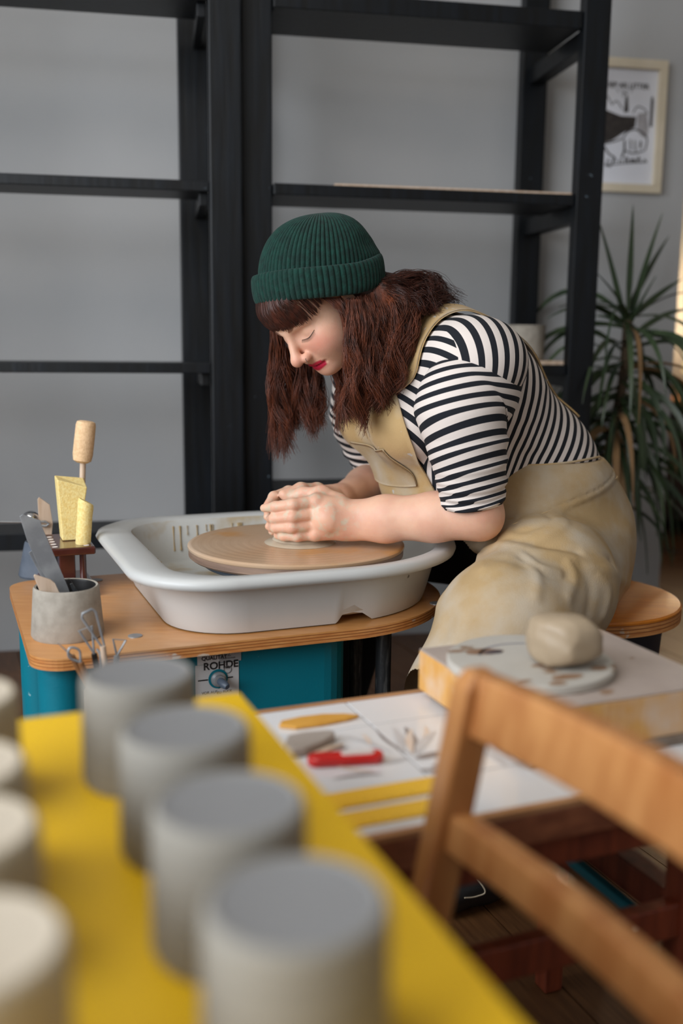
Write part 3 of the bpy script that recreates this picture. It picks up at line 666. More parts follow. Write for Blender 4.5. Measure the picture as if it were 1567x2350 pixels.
for a in [(945,1733,928,1668,.012,.12,D_), (945,1733,862,1672,.005,-.15,D_), (950,1742,1010,1725,.013,.1,D_), (948,1732,945,1672,.009,-.1,Pc), (952,1732,975,1665,.009,.15,Pc), (955,1735,1000,1678,.012,-.1,G_),
          (920,1730,900,1668,.010,.1,G_), (985,1760,1060,1748,.008,.1,D_), (960,1768,1020,1775,.008,-.15,D_), (760,1790,882,1777,.005,-.12,D_), (905,1730,790,1690,.006,.1,G_), (770,1722,800,1715,.004,.1,D_),
          (850,1712,830,1685,.005,.1,Pc), (940,1742,880,1755,.005,.1,G_), (1000,1735,1050,1690,.010,.1,Pc), (1000,1770,1040,1800,.007,.1,G_), (1125,1700,1175,1740,.006,.1,D_), (1110,1725,1160,1760,.005,-.1,G_),
          (690,1725,745,1712,.004,.15,D_), (770,1760,860,1772,.006,.1,Pc)]:
    pleaf(*a)

# things on the low table
def flat_thing(name, poly, th, m, label, cat, bevel=.0015, z=TZ, parent=None, frame=LZ):
    pts = [frame(x, y, z)[:2] for x, y in poly]
    c = np.mean(pts, axis=0)
    return tag(LB().prism([tuple(p) for p in pts], z+.0003, z+th).build(name, m, parent, bevel=bevel, loc=WL(np.array([c[0], c[1], z]))), label, cat)
# yellow rulers
def ruler(b0r, b1r, ar0, ar1, label):
    e = empty('ruler', WL(np.array([(ar0+ar1)/2, (b0r+b1r)/2, TZ])), label, 'ruler', 'yellow rulers on the tiled table')
    LB().box((ar0, b0r, TZ+.0004), (ar1, b1r, TZ+.003)).build('blade', MT['ruler'], e, bevel=.0004)
    for k in range(int((ar1-ar0)/.005)):
        ln = .006 if k % 10 == 0 else (.0045 if k % 5 == 0 else .003)
        if k % 2 == 0 or k % 5 == 0:
            LB().box((ar0+.004+k*.005, b1r-ln, TZ+.003), (ar0+.0044+k*.005, b1r-.0006, TZ+.0032)).build('tick', MT['ink'], e)
ruler(.791, .822, -.32, -.128, 'yellow ruler lying furthest from the table edge')
ruler(.834, .862, -.33, -.148, 'yellow ruler lying along the near table edge')
# red pocket knife
p, q = ptz(705, 1757), ptz(880, 1746)
d = (q-p)[:2]; Lk_ = np.hypot(*d); d = d/Lk_; nrm_ = np.array([-d[1], d[0]])
kn = empty('pocket_knife', WL((p+q)/2), 'red pocket knife on the white tiles', 'knife')
def capsule_outline(p, d, nrm, L_, r, n=8):
    o = []
    for i in range(n+1):
        t = -PI/2 + PI*i/n; o.append(tuple(p + d*(L_ - r + r*math.cos(t)) + nrm*r*math.sin(t)))
    for i in range(n+1):
        t = PI/2 + PI*i/n; o.append(tuple(p + d*(r + r*math.cos(t)) + nrm*r*math.sin(t)))
    return o
LB().prism(capsule_outline(p[:2], d, nrm_, Lk_, .0105), TZ+.0006, TZ+.011).build('handle', MT['red'], kn, bevel=.003, seg=3)
LB().prism(capsule_outline(p[:2]+d*.036, d, nrm_, .036, .0055), TZ+.0106, TZ+.0120).build('inlay', MT['silver'], kn)
LB().prism(capsule_outline(p[:2]+d*.004, d, nrm_, Lk_-.01, .0085), TZ+.0002, TZ+.0012).build('liner', MT['steel'], kn)
# wooden rib, soft grey ribs
tag(flat_thing('wooden_rib', [(640,1672),(645,1662),(690,1652),(740,1646),(790,1645),(824,1648),(800,1656),(740,1668),(680,1676)], .005, MT['rib_wood'], 'orange leaf-shaped wooden rib on the tiles near the yellow table', 'wooden tool'), None)
tag(flat_thing('soft_rib', [(650,1728),(660,1706),(700,1698),(755,1694),(768,1697),(768,1705),(740,1722),(700,1738),(670,1742)], .011, MT['rib_grey'], 'grey kidney-shaped rib above the red knife', 'tool', .003), None)
tag(flat_thing('trimming_stick', [(705,1748),(720,1732),(752,1718),(790,1712),(760,1724),(725,1742)], .004, MT['stick'], 'slim pale stick between the grey rib and red knife', 'stick', .001), None)

# ================================================================== wedging block, plaster bat, clay lump
wb_ = empty('wedging_block', WL(np.array([.1, .69, TZ])), 'thick pale wooden wedging block on the tiled table', 'board')
ba0, ba1, bb0, bb1 = -.036, .234, .568, .806
LB().box((ba0+.012, bb0+.008, TZ+.0005), (ba1-.006, bb1+.004, TZ+.011)).build('base_board', MT['block_base'], wb_, bevel=.001)
LB().box((ba0, bb0, TZ+.011), (ba1, bb1, TZ+.061)).build('body', MT['block_side'], wb_, bevel=.0015)
LB().box((ba0+.0003, bb0+.0003, TZ+.061), (ba1-.0003, bb1-.0003, TZ+.0635)).build('top_skin', MT['block_top'], wb_, bevel=.0012)
BZ = TZ + .0637
dc = (LZ(1025, 1505, BZ+.010) + LZ(1410, 1520, BZ+.010))/2
pbat = empty('plaster_bat', WL(np.array([dc[0], dc[1], BZ])), 'round off-white plaster bat with brown slip stains on the wedging block', 'bat')
DR = np.linalg.norm((LZ(1025, 1505, BZ+.01) - LZ(1410, 1520, BZ+.01))[:2])/2*1.0
LB().lathe([(DR-.0015, BZ), (DR, BZ+.002), (DR, BZ+.0095), (DR-.002, BZ+.011)], (dc[0], dc[1], 0), 80).build('disc', MT['plaster'], pbat, smooth=True)
def blob(x, y, rx_, ry_, z, m, parent, seed):
    r_ = random.Random(seed); c = LZ(x, y, z); n = 18; ph = [r_.uniform(0, 6.28) for _ in range(3)]
    pts = [(c[0] + rx_*math.cos(t)*(1+.14*math.sin(2*t+ph[0])+.10*math.sin(3*t+ph[1])), c[1] + ry_*math.sin(t)*(1+.14*math.sin(2*t+ph[0])+.05*math.sin(5*t+ph[2])), z) for t in np.linspace(0, 2*PI, n, endpoint=False)]
    LB().add(pts, [tuple(range(n))]).build('slip_stain', m, parent)
zz = BZ + .01125
blob(1048,1494,.011,.006,zz,MT['stain'],pbat,1); blob(1110,1495,.024,.012,zz,MT['stain'],pbat,2); blob(1132,1496,.012,.008,zz+.0001,MT['stain_dark'],pbat,3)
blob(1300,1553,.018,.010,zz,MT['stain'],pbat,4); blob(1375,1533,.013,.007,zz,MT['stain'],pbat,5); blob(1280,1568,.012,.006,zz,MT['stain'],pbat,6); blob(1240,1526,.012,.005,zz,MT['stain'],pbat,7); blob(1205,1562,.008,.004,zz,MT['stain'],pbat,8)
r1_ = [(dc[0]+ (DR*.62)*math.cos(t), dc[1] + (DR*.62)*math.sin(t)) for t in np.linspace(-2.6, -.9, 24)]; r2_ = [(dc[0]+ (DR*.585)*math.cos(t), dc[1] + (DR*.585)*math.sin(t)) for t in np.linspace(-2.6, -.9, 24)]
LB().add([(x, y, zz) for x, y in r1_] + [(x, y, zz) for x, y in r2_], [(i, i+1, 25+i, 24+i) for i in range(23)]).build('ring_stain', mat('blue_grey_ring', srgb(120,118,130), srgb(150,148,156), .6, 60), pbat)
zb = TZ + .06365
blob(1328,1588,.010,.006,zb,MT['stain'],wb_,9); blob(1392,1588,.010,.006,zb,MT['stain'],wb_,10); blob(1345,1580,.003,.002,zb,MT['stain'],wb_,11); blob(1450,1510,.004,.002,zb,MT['stain'],wb_,12)
# clay lump: squarish pinched ball
cl_c = LZ(1292, 1522, BZ+.011)
me = bmesh.new(); bmesh.ops.create_icosphere(me, subdivisions=5, radius=1.0)
rl = np.random.RandomState(4); kd = rl.randn(9, 3); kd /= np.linalg.norm(kd, axis=1)[:, None]; ka = rl.uniform(.78, .93, 9)
for v in me.verts:
    n = np.array(v.co); s = 1.0
    p4 = (abs(n[0])**3.0 + abs(n[1])**3.0 + abs(n[2])**3.0)**(-1/3.0); q_ = n*p4
    for k in range(9):
        h = q_ @ kd[k]
        if h > ka[k]: q_ = q_ - kd[k]*(h-ka[k])*.5
    q_ = q_*(1 + .012*math.sin(6*n[0]+9*n[2]) + .008*math.sin(17*n[1]+5*n[2]))
    q_ = q_*np.array([.0400, .0385, .0315]); q_[2] = max(q_[2], -.029)
    v.co = q_
co = np.array([v.co for v in me.verts]); fc_ = [[v.index for v in f.verts] for f in me.faces]; me.free()
o = mesh_obj('clay_lump', WL(co + np.array([cl_c[0], cl_c[1], BZ+.0112+.029])), fc_, MT['clay'], None, True, WL(np.array([cl_c[0], cl_c[1], BZ+.0112])))
tag(o, 'rounded lump of beige clay on the plaster bat', 'clay')

# ================================================================== yellow table with cups
YZ = .55
yt = empty('yellow_table', WL(np.array([-.62, 1.2, 0])), 'bright yellow-topped table in the foreground holding rows of cups', 'table')
LB().box((-1.0, .768, YZ-.002), (-.328, 1.95, YZ)).build('laminate', MT['yellow'], yt)
LB().box((-1.0, .768, YZ-.024), (-.3275, 1.95, YZ-.002)).build('top', MT['lam_edge'], yt, bevel=.001)
for a_, b_ in ((-.95, .82), (-.95, 1.9), (-.37, .81), (-.37, 1.9)): LB().box((a_-.02, b_-.02, 0), (a_+.02, b_+.02, YZ-.024)).build('leg', MT['lam_edge'], yt, bevel=.003)
# upturned cups: foot with a shallow recess on top, open below
def cup_set(mside, mtop, r):
    h = .083; 
    b = MB().lathe([(r-.006, .0), (r-.002, 0.0), (r, .004), (r-.001, h-.006), (r-.002, h-.002), (r-.0035, h-.0005), (r-.005, h), (r-.006, h-.0008)], (0, 0, 0), 48, False, False)
    i = MB().lathe([(r-.006, 0.0), (r-.006, h-.008)], (0, 0, 0), 32, False, True)
    t = MB().lathe([(r-.006, h-.0008), (r-.008, h-.0012), (.0005, h-.0010)], (0, 0, 0), 48, False, True)
    return b, i, t
def make_cup(c, mside, mtop, label, group, proto=None, r=.0435):
    e = empty('upturned_cup', WL(np.array([c[0], c[1], YZ+.0004])), label, 'cup', group)
    if proto is None:
        b, i, t = cup_set(mside, mtop, r); out = []
        for mb_, nm, mm in ((b, 'wall', mside), (i, 'inside', mside), (t, 'foot', mtop)):
            o = mb_.build(nm, mm, None, smooth=True); o.parent = e; out.append(o)
        return out
    for o in proto: dup(o, e)
    return proto
g1, g2 = 'grey upturned cups in the right row', 'beige upturned cups in the left row'
pr1 = make_cup((-.442, 1.258), MT['cup'], MT['cup_top'], 'grey upturned cup closest to the camera, largest in view', g1)
make_cup((-.444, 1.153), MT['cup'], MT['cup_top'], 'grey upturned cup second from the camera in the right row', g1, pr1)
make_cup((-.442, 1.040), MT['cup'], MT['cup_top'], 'grey upturned cup third from the camera in the right row', g1, pr1)
make_cup((-.450, .920), MT['cup'], MT['cup_top'], 'grey upturned cup at the far end, under the loop tools', g1, pr1)
pr2 = make_cup((-.582, 1.240), MT['cup_b_side'], MT['cup_b'], 'beige upturned cup closest to the camera at the left edge', g2)
make_cup((-.584, 1.133), MT['cup_b_side'], MT['cup_b'], 'beige upturned cup second from the camera at the left edge', g2, pr2)
make_cup((-.584, 1.050), MT['cup_b_side'], MT['cup_b'], 'beige upturned cup third from the camera at the left edge', g2, pr2)
make_cup((-.580, .925), MT['cup_b_side'], MT['cup_b'], 'beige upturned cup at the far end of the left edge', g2, pr2)

# jar of loop tools behind the far grey cup
jc = np.array([-.385, .292, .31])
jar = empty('tool_jar', WL(jc), 'small jar of loop tools hooked on the front edge of the deck', 'jar')
LB().lathe([(.028, .31), (.030, .314), (.030, .40), (.0275, .40), (.027, .32)], (jc[0], jc[1], 0), 32).build('body', MT['stoneware'], jar, smooth=True)
LB().tube([(jc[0], .262, .37), (jc[0], .258, .40), (jc[0], .256, WZ+.003), (jc[0], .245, WZ+.005), (jc[0], .225, WZ+.003)], .002, 8).build('hook', MT['steel'], jar, smooth=True)
def handtool(tip_px, end_px, b, kind, mh, label):
    e0 = B(*end_px, b); e1 = B(*tip_px, b); d = e1 - e0; L_ = np.linalg.norm(d); d /= L_
    bott = e0 - d*(e0[2] - (.325))/max(d[2], .2)
    bott = jc*[1,1,0] + np.array([0,0,.325]) + (bott - bott*[0,0,1] - jc*[1,1,0])*.15
    t = empty('loop_tool' if kind != 'needle' else 'needle_tool', WL(bott), label, 'tool')
    LB().tube([bott, e0], .0042, 10).build('handle', mh, t, smooth=True)
    sd = np.array([d[2], 0, -d[0]]); 
    if kind == 'needle': LB().tube([e0, e1], [.0014, .0005], 8).build('needle', MT['steel'], t, smooth=True)
    else:
        w = {'tri': .009, 'loop': .008, 'sq': .010, 'open': .011}[kind]
        if kind == 'tri': pts = [e0, e1 - sd*w, e1 + sd*w, e0]
        elif kind == 'sq': pts = [e0 - sd*.002, e0 + d*L_*.9 - sd*w, e1 - sd*w*.7, e1 + sd*w*.7, e0 + d*L_*.9 + sd*w, e0 + sd*.002]
        else: pts = list(spline([e0, e0 + d*L_*.6 - sd*w, e1, e0 + d*L_*.6 + sd*w, e0], 24))
        LB().tube(pts, .0018, 6).build('wire_loop', MT['steel'], t, smooth=True)
handtool((200,1403), (236,1482), .300, 'sq', MT['stick'], 'loop tool with a pale handle and square wire end')
handtool((196,1442), (216,1500), .285, 'tri', MT['inner_dark'], 'loop tool with a black handle and triangular wire')
handtool((274,1468), (268,1505), .280, 'tri', MT['steel'], 'steel loop tool standing furthest right in the jar')
handtool((132,1475), (165,1505), .300, 'needle', MT['far_wood'], 'needle tool leaning left with a brown handle')
handtool((160,1487), (185,1520), .305, 'loop', MT['far_wood'], 'round loop tool with a reddish brown handle')

# ================================================================== wooden chair in the foreground
ch = empty('wooden_chair', WL(np.array([-.30, 1.08, 0])), 'honey-coloured wooden chair with curved back rails in the foreground', 'chair')
def cz(x, y, b): return B(x, y, b)
bF, bN = .940, 1.400                      # far and near back posts
pt = cz(1098, 1545, bF); pm_ = cz(1005, 1990, bF)
print('chair post', pt, pm_)
dz = (pt - pm_)/(pt[2]-pm_[2])
def backline(z, b): q = pt + dz*(z - pt[2]); return np.array([q[0], b, z])
for b_ in (bF, bN):
    f = LB(); R_ = []
    for z in (0, .2, .36, .45, .55, pt[2]-.01, pt[2]+.004):
        q = backline(z, b_) if z > .3 else backline(.3, b_) + np.array([(.3-z)*.10, 0, z-.3])
        w, t = (.0165, .014) if z < pt[2] else (.010, .009)
        R_.append([q + np.array([-w, -t, 0]), q + np.array([w, -t, 0]), q + np.array([w, t, 0]), q + np.array([-w, t, 0])])
    f.loft(R_).build('back_post', MT['chair'], ch, bevel=.004, seg=3)
def rail(z0, z1, bow, name, th=.010, taper=0):
    n = 16; R_ = []
    for i in range(n+1):
        t = i/n; b_ = bF + .006 + (bN - bF - .012)*t; off = bow*4*t*(1-t); zm = (z0+z1)/2; hh = (z1-z0)/2*(1-taper*t); q0, q1 = backline(zm-hh, b_), backline(zm+hh, b_); o = np.array([off + .002, 0, 0])
        R_.append([q0 + o + [-th, 0, 0], q0 + o + [th, 0, 0], q1 + o + [th, 0, 0], q1 + o + [-th, 0, 0]])
    LB().loft(R_).build(name, MT['chair'], ch, bevel=.003, seg=3)
zt_ = pt[2]
rail(zt_-.050, zt_+.002, .028, 'top_rail'); rail(zt_-.150, zt_-.118, .021, 'back_rail')
qs = backline(.33, 0)[0]
LB().prism([(qs-.36, bF-.01), (qs-.005, bF+.016), (qs-.005, bN-.016), (qs-.36, bN+.01)], .312, .332).build('seat', MT['chair'], ch, bevel=.004)
for b_ in (bF+.01, bN-.01): LB().box((qs-.345, b_-.014, 0), (qs-.315, b_+.014, .312)).build('front_leg', MT['chair'], ch, bevel=.003)
for b_ in (bF, bN): LB().box((qs-.316, b_-.008, .15), (qs+.0, b_+.008, .175)).build('side_stretcher', MT['chair'], ch, bevel=.002)

# ================================================================== implicit-surface helpers for the figure
FAR = .03
class SDF:
    def __init__(s): s.p = []
    def add(s, fn, lo, hi, k=.01, op='u'): s.p.append((fn, np.asarray(lo, float), np.asarray(hi, float), k, op)); return s
    def ell(s, c, r, k=.01, op='u', Rm=None):
        c = np.asarray(c, float); r = np.asarray(r, float) if not np.isscalar(r) else np.array([r]*3, float)
        Rm = np.eye(3) if Rm is None else np.asarray(Rm, float)     # rows: local axes
        ext = np.sqrt(((Rm.T * r)**2).sum(1))
        def fn(x, y, z):
            dx, dy, dz = x-c[0], y-c[1], z-c[2]
            q = [Rm[i][0]*dx + Rm[i][1]*dy + Rm[i][2]*dz for i in range(3)]
            k0 = np.sqrt((q[0]/r[0])**2 + (q[1]/r[1])**2 + (q[2]/r[2])**2); k1 = np.sqrt((q[0]/r[0]**2)**2 + (q[1]/r[1]**2)**2 + (q[2]/r[2]**2)**2)
            return k0*(k0-1)/np.maximum(k1, 1e-6)
        return s.add(fn, c-ext, c+ext, k, op)
    def cone(s, p, q, r0, r1, k=.01, op='u'):
        p = np.asarray(p, float); q = np.asarray(q, float); d = q-p; L2 = max(d @ d, 1e-9); rm = max(r0, r1)
        def fn(x, y, z):
            dx, dy, dz = x-p[0], y-p[1], z-p[2]
            t = np.clip((dx*d[0]+dy*d[1]+dz*d[2])/L2, 0, 1)
            return np.sqrt((dx-t*d[0])**2+(dy-t*d[1])**2+(dz-t*d[2])**2) - (r0+(r1-r0)*t)
        return s.add(fn, np.minimum(p, q)-rm, np.maximum(p, q)+rm, k, op)
    def chain(s, pts, rad, k=.01, op='u'):
        for i in range(len(pts)-1): s.cone(pts[i], pts[i+1], rad[i], rad[i+1], k, op)
        return s
    @staticmethod
    def _mix(v, d, k, op):
        if op == 'u':
            h = np.clip(.5+.5*(v-d)/k, 0, 1); return v+(d-v)*h - k*h*(1-h)
        h = np.clip(.5-.5*(v+d)/k, 0, 1); return v+(-d-v)*h + k*h*(1-h)      # subtract
    def eval(s, P):
        P = np.atleast_2d(P); v = np.full(len(P), 1.0)
        for fn, lo, hi, k, op in s.p: v = s._mix(v, fn(P[:,0], P[:,1], P[:,2]), k, op)
        return v
    def grad(s, P, e=.002):
        g = np.stack([s.eval(P+np.eye(3)[i]*e)-s.eval(P-np.eye(3)[i]*e) for i in range(3)], 1); return g/(np.linalg.norm(g, axis=1)[:, None]+1e-9)
    def snap(s, P, off, it=8):
        P = np.array(P, float)
        for _ in range(it): P = P - s.grad(P)*(np.clip(s.eval(P)-off, -.02, .02))[:, None]
        return P
    def grid(s, ax):
        v = np.full([len(a) for a in ax], FAR, np.float32); mg = FAR + .012
        for fn, lo, hi, k, op in s.p:
            sl = [slice(max(0, np.searchsorted(a, l-mg)-1), min(len(a), np.searchsorted(a, h+mg)+1)) for a, l, h in zip(ax, lo, hi)]
            if any(q.stop <= q.start for q in sl): continue
            X, Y, Z_ = [a[q].astype(np.float32) for a, q in zip(ax, sl)]
            d = fn(X[:, None, None], Y[None, :, None], Z_[None, None, :]).astype(np.float32)
            v[sl[0], sl[1], sl[2]] = s._mix(v[sl[0], sl[1], sl[2]], d, k, op)
        return v
def surface_nets(v, ax):
    """vertices and quads of the zero surface on a rectilinear grid"""
    ins = v < 0; nx, ny, nz = v.shape
    cnt = np.zeros((nx-1, ny-1, nz-1), np.uint8)
    for i in (0, 1):
        for j in (0, 1):
            for k in (0, 1): cnt += ins[i:nx-1+i, j:ny-1+j, k:nz-1+k]
    I, J, Kk = np.nonzero((cnt > 0) & (cnt < 8))
    idx = -np.ones(cnt.shape, np.int64); idx[I, J, Kk] = np.arange(len(I))
    acc = np.zeros((len(I), 3)); n = np.zeros(len(I))
    cs = [(i, j, k) for i in (0, 1) for j in (0, 1) for k in (0, 1)]
    vals = {c: v[I+c[0], J+c[1], Kk+c[2]] for c in cs}
    A = [ax[0][I], ax[1][J], ax[2][Kk]]; D = [ax[0][I+1]-A[0], ax[1][J+1]-A[1], ax[2][Kk+1]-A[2]]
    for c in cs:
        for d in range(3):
            if c[d]: continue
            e = list(c); e[d] = 1; e = tuple(e); va, vb = vals[c], vals[e]
            m = (va < 0) != (vb < 0); t = np.where(m, va/np.where(m, va-vb, 1), 0)
            for q in range(3): acc[:, q] += np.where(m, A[q] + D[q]*(t if q == d else c[q]), 0)
            n += m
    V_ = acc/n[:, None]; Fs = []
    for d in range(3):
        sl0 = [slice(None)]*3; sl1 = [slice(None)]*3; sl0[d] = slice(0, -1); sl1[d] = slice(1, None)
        a, b = ins[tuple(sl0)], ins[tuple(sl1)]
        o = [x for x in range(3) if x != d]
        for flip in (0, 1):
            m = (a & ~b) if flip == 0 else (~a & b)
            q = np.array(np.nonzero(m)).T
            if not len(q): continue
            ok = (q[:, o[0]] > 0) & (q[:, o[1]] > 0) & (q[:, o[0]] < v.shape[o[0]]-1) & (q[:, o[1]] < v.shape[o[1]]-1); q = q[ok]
            c = []
            for (u_, w_) in ((0, 0), (1, 0), (1, 1), (0, 1)):
                r = q.copy(); r[:, o[0]] -= u_; r[:, o[1]] -= w_; c.append(idx[r[:, 0], r[:, 1], r[:, 2]])
            f = np.stack(c, 1); f = f[:, ::-1] if (flip == 0) ^ (d == 1) else f
            Fs.append(f)
    return V_, np.concatenate(Fs)
def fast_mesh(name, V_, Fq, m, parent, attrs=None, keep=None, loc=None):
    """V_ in the furniture frame; quads"""
    if keep is not None:
        fm = keep[Fq].all(1); Fq = Fq[fm]; used = np.unique(Fq); re = -np.ones(len(V_), np.int64); re[used] = np.arange(len(used))
        V_ = V_[used]; Fq = re[Fq]; attrs = {k: a[used] for k, a in (attrs or {}).items()}
    w = WL(V_); base = wloc(parent) if parent is not None else np.zeros(3); off = loc if loc is not None else base
    me = bpy.data.meshes.new(name); me.vertices.add(len(w)); me.vertices.foreach_set('co', (w-off).astype(np.float32).ravel())
    me.loops.add(len(Fq)*4); me.loops.foreach_set('vertex_index', Fq.astype(np.int32).ravel())
    me.polygons.add(len(Fq)); me.polygons.foreach_set('loop_start', np.arange(0, len(Fq)*4, 4, dtype=np.int32)); me.polygons.foreach_set('loop_total', np.full(len(Fq), 4, np.int32))
    me.polygons.foreach_set('use_smooth', np.ones(len(Fq), bool)); me.update(calc_edges=True); me.validate()
    for k, a in (attrs or {}).items():
        at_ = me.attributes.new(k, 'FLOAT', 'POINT'); at_.data.foreach_set('value', np.asarray(a, np.float32))
    if m is not None: me.materials.append(m)
    o = bpy.data.objects.new(name, me); COL.objects.link(o)
    if parent is not None: o.parent = parent
    o.location = [float(x) for x in (off-base)]
    return o
def axis(*segs):
    """segs: (start, end, step) pieces joined into one rising axis"""
    a = np.concatenate([np.arange(s, e-1e-9, st) for s, e, st in segs] + [[segs[-1][1]]]); return a

# ------------------------------------------------------------------ materials of the figure
def attr_node(nt, name):
    n = nt.nodes.new('ShaderNodeAttribute'); n.attribute_name = name; return n.outputs['Fac']
def skin_material():
    m = mat('skin', srgb(232,186,158), srgb(224,172,146), .46, 30, sss=.25, bump=.00022, bscale=420, spec=.4); nt = m.node_tree; b = nt.nodes['Principled BSDF']
    cur = b.inputs['Base Color'].links[0].from_socket
    def over(fac, c):
        nonlocal cur
        x = nt.nodes.new('ShaderNodeMix'); x.data_type = 'RGBA'; nt.links.new(fac, x.inputs[0]); nt.links.new(cur, x.inputs[6]); x.inputs[7].default_value = c; cur = x.outputs[2]
    over(attr_node(nt, 'blush'), srgb(214,120,104)); over(attr_node(nt, 'lip'), srgb(190,30,62)); over(attr_node(nt, 'crease'), srgb(176,112,92))
    # dried slip on the hands
    tc = nt.nodes.new('ShaderNodeTexCoord'); nz = nt.nodes.new('ShaderNodeTexNoise'); nz.inputs['Scale'].default_value = 75; nz.inputs['Detail'].default_value = 5
    nt.links.new(tc.outputs['Object'], nz.inputs['Vector'])
    rp = nt.nodes.new('ShaderNodeValToRGB'); rp.color_ramp.elements[0].position = .48; rp.color_ramp.elements[1].position = .66; nt.links.new(nz.outputs[0], rp.inputs[0])
    mu = nt.nodes.new('ShaderNodeMath'); mu.operation = 'MULTIPLY'; nt.links.new(rp.outputs[0], mu.inputs[0]); nt.links.new(attr_node(nt, 'slip'), mu.inputs[1])
    over(mu.outputs[0], srgb(214,196,172)); nt.links.new(cur, b.inputs['Base Color'])
    return m
def stripe_material(name, two):
    m = mat(name, srgb(225,216,208), None, .9, bump=.0003, bscale=500); nt = m.node_tree; b = nt.nodes['Principled BSDF']
    def stripes(fac):
        f = nt.nodes.new('ShaderNodeMath'); f.operation = 'FRACT'; nt.links.new(fac, f.inputs[0])
        g = nt.nodes.new('ShaderNodeMath'); g.operation = 'LESS_THAN'; nt.links.new(f.outputs[0], g.inputs[0]); g.inputs[1].default_value = .47; return g.outputs[0]
    s = stripes(attr_node(nt, 'stripe'))
    if two:
        s2 = stripes(attr_node(nt, 'stripe_front')); x = nt.nodes.new('ShaderNodeMix'); x.data_type = 'FLOAT'
        st = nt.nodes.new('ShaderNodeMath'); st.operation = 'GREATER_THAN'; nt.links.new(attr_node(nt, 'front'), st.inputs[0]); st.inputs[1].default_value = 0.0
        nt.links.new(st.outputs[0], x.inputs[0]); nt.links.new(s, x.inputs[2]); nt.links.new(s2, x.inputs[3]); s = x.outputs[0]
    x = nt.nodes.new('ShaderNodeMix'); x.data_type = 'RGBA'; nt.links.new(s, x.inputs[0]); x.inputs[6].default_value = srgb(228,216,208); x.inputs[7].default_value = srgb(15,19,28)
    nt.links.new(x.outputs[2], b.inputs['Base Color']); return m
M_SKIN = skin_material(); M_STR = stripe_material('striped_jersey', True); M_SLV = stripe_material('striped_jersey_sleeve', False)
M_CANVAS = mat('tan_canvas', srgb(200,168,118), srgb(188,154,102), .88, 9, bump=.0004, bscale=420, sheen=.15, third=srgb(200,186,162), third_scale=12, third_lo=.50, third_hi=.74, speck=srgb(200,194,186), speck_amt=.71, speck_scale=60)
M_CANVAS2 = mat('clay_dusted_canvas', srgb(186,156,112), srgb(174,146,104), .9, 9, bump=.0005, bscale=420, third=srgb(190,176,156), third_scale=13, third_lo=.36, third_hi=.70)
M_HAIR = mat('auburn_hair', srgb(54,26,17), srgb(128,66,40), .38, 30, (4, 4, 1), 3, .3, .7, spec=.5)
M_HAIRD = mat('dark_auburn_hair', srgb(46,24,17), srgb(84,40,26), .4, 30, (4, 4, 1), 3, .3, .7, spec=.5)
M_WOOL = mat('green_wool', srgb(3,54,45), srgb(1,38,32), .95, 90, bump=.0009, bscale=380, sheen=.05)
M_BLACK = mat('black_trouser_cloth', srgb(26,24,24), srgb(34,31,30), .85, 20)
M_LEATHER = mat('black_shoe_leather', srgb(24,23,24), None, .45)
M_CREAM = mat('cream_stitching', srgb(205,190,165), None, .7)
M_NAIL = mat('fingernail', srgb(224,178,160), None, .3)

# ================================================================== the potter
PIT = math.radians(44.0)
OH = np.array([.035, 0.0, .954])
HN = np.array([-math.cos(PIT), 0, -math.sin(PIT)]); HU = np.array([-math.sin(PIT), 0, math.cos(PIT)]); HB_ = np.array([0, 1.0, 0])
HYAW = math.radians(16.0)                                         # head turned a touch to the camera
HN, HB_ = HN*math.cos(HYAW) + HB_*math.sin(HYAW), HB_*math.cos(HYAW) - HN*math.sin(HYAW)
HR = np.stack([HN, HB_, HU])
def hd(p): return OH + np.asarray(p, float) @ HR                  # head frame -> furniture frame
person = None
body = SDF()
def he(c, r, k=.01, op='u'): body.ell(hd(c), r, k, op, HR)
def hc(p, q, r0, r1, k=.01, op='u'): body.cone(hd(p), hd(q), r0, r1, k, op)
# torso, neck
AX = np.array([[-.67, 0, .74], [0, 1, 0], [.74, 0, .67]])          # along the spine, sideways, out of the back
body.ell((.30, 0, .80), (.16, .135, .105), .02, 'u', AX).ell((.43, 0, .66), (.15, .13, .11), .03, 'u', AX).ell((.525, 0, .52), (.11, .145, .09), .03, 'u', AX)
body.cone((.235, 0, .865), hd((-.025, 0, -.05)), .058, .054, .02)
body.cone((.255, .06, .865), (.255, .15, .845), .05, .048, .02).cone((.25, -.06, .865), (.24, -.15, .84), .05, .048, .02)
# legs under the cloth
for s in (1, -1):
    body.chain([(.50, .09*s, .475), (.30, .28*s, .455), (.225, .345*s, .10)], [.078, .060, .042], .02)
    body.chain([(.225, .345*s, .07), (.13, .375*s, .03)], [.036, .028], .02)
# near arm
ELB = B(1092, 1182, .205); WRI = B(800, 1194, .066)
body.chain([(.25, .165, .845), ELB + np.array([.0, 0, .01])], [.05, .043], .02)
fm = ELB + (WRI-ELB)*.32; f7 = ELB + (WRI-ELB)*.7
for dc_ in (.012, -.012):
    body.chain([ELB + [0, 0, dc_*.4], fm + [0, 0, dc_*.6], f7 + [0, 0, dc_*.9], WRI + [0, 0, dc_]], [.035, .0325, .0275, .0235], .02)
body.ell(B(1112, 1194, .205), (.024, .026, .026), .025)
# far arm
ELF = B(868, 1100, -.20); WRF = B(772, 1148, -.070)
body.chain([(.235, -.165, .84), ELF], [.048, .042], .02)
body.chain([ELF, ELF+(WRF-ELF)*.35, WRF], [.038, .036, .025], .02)
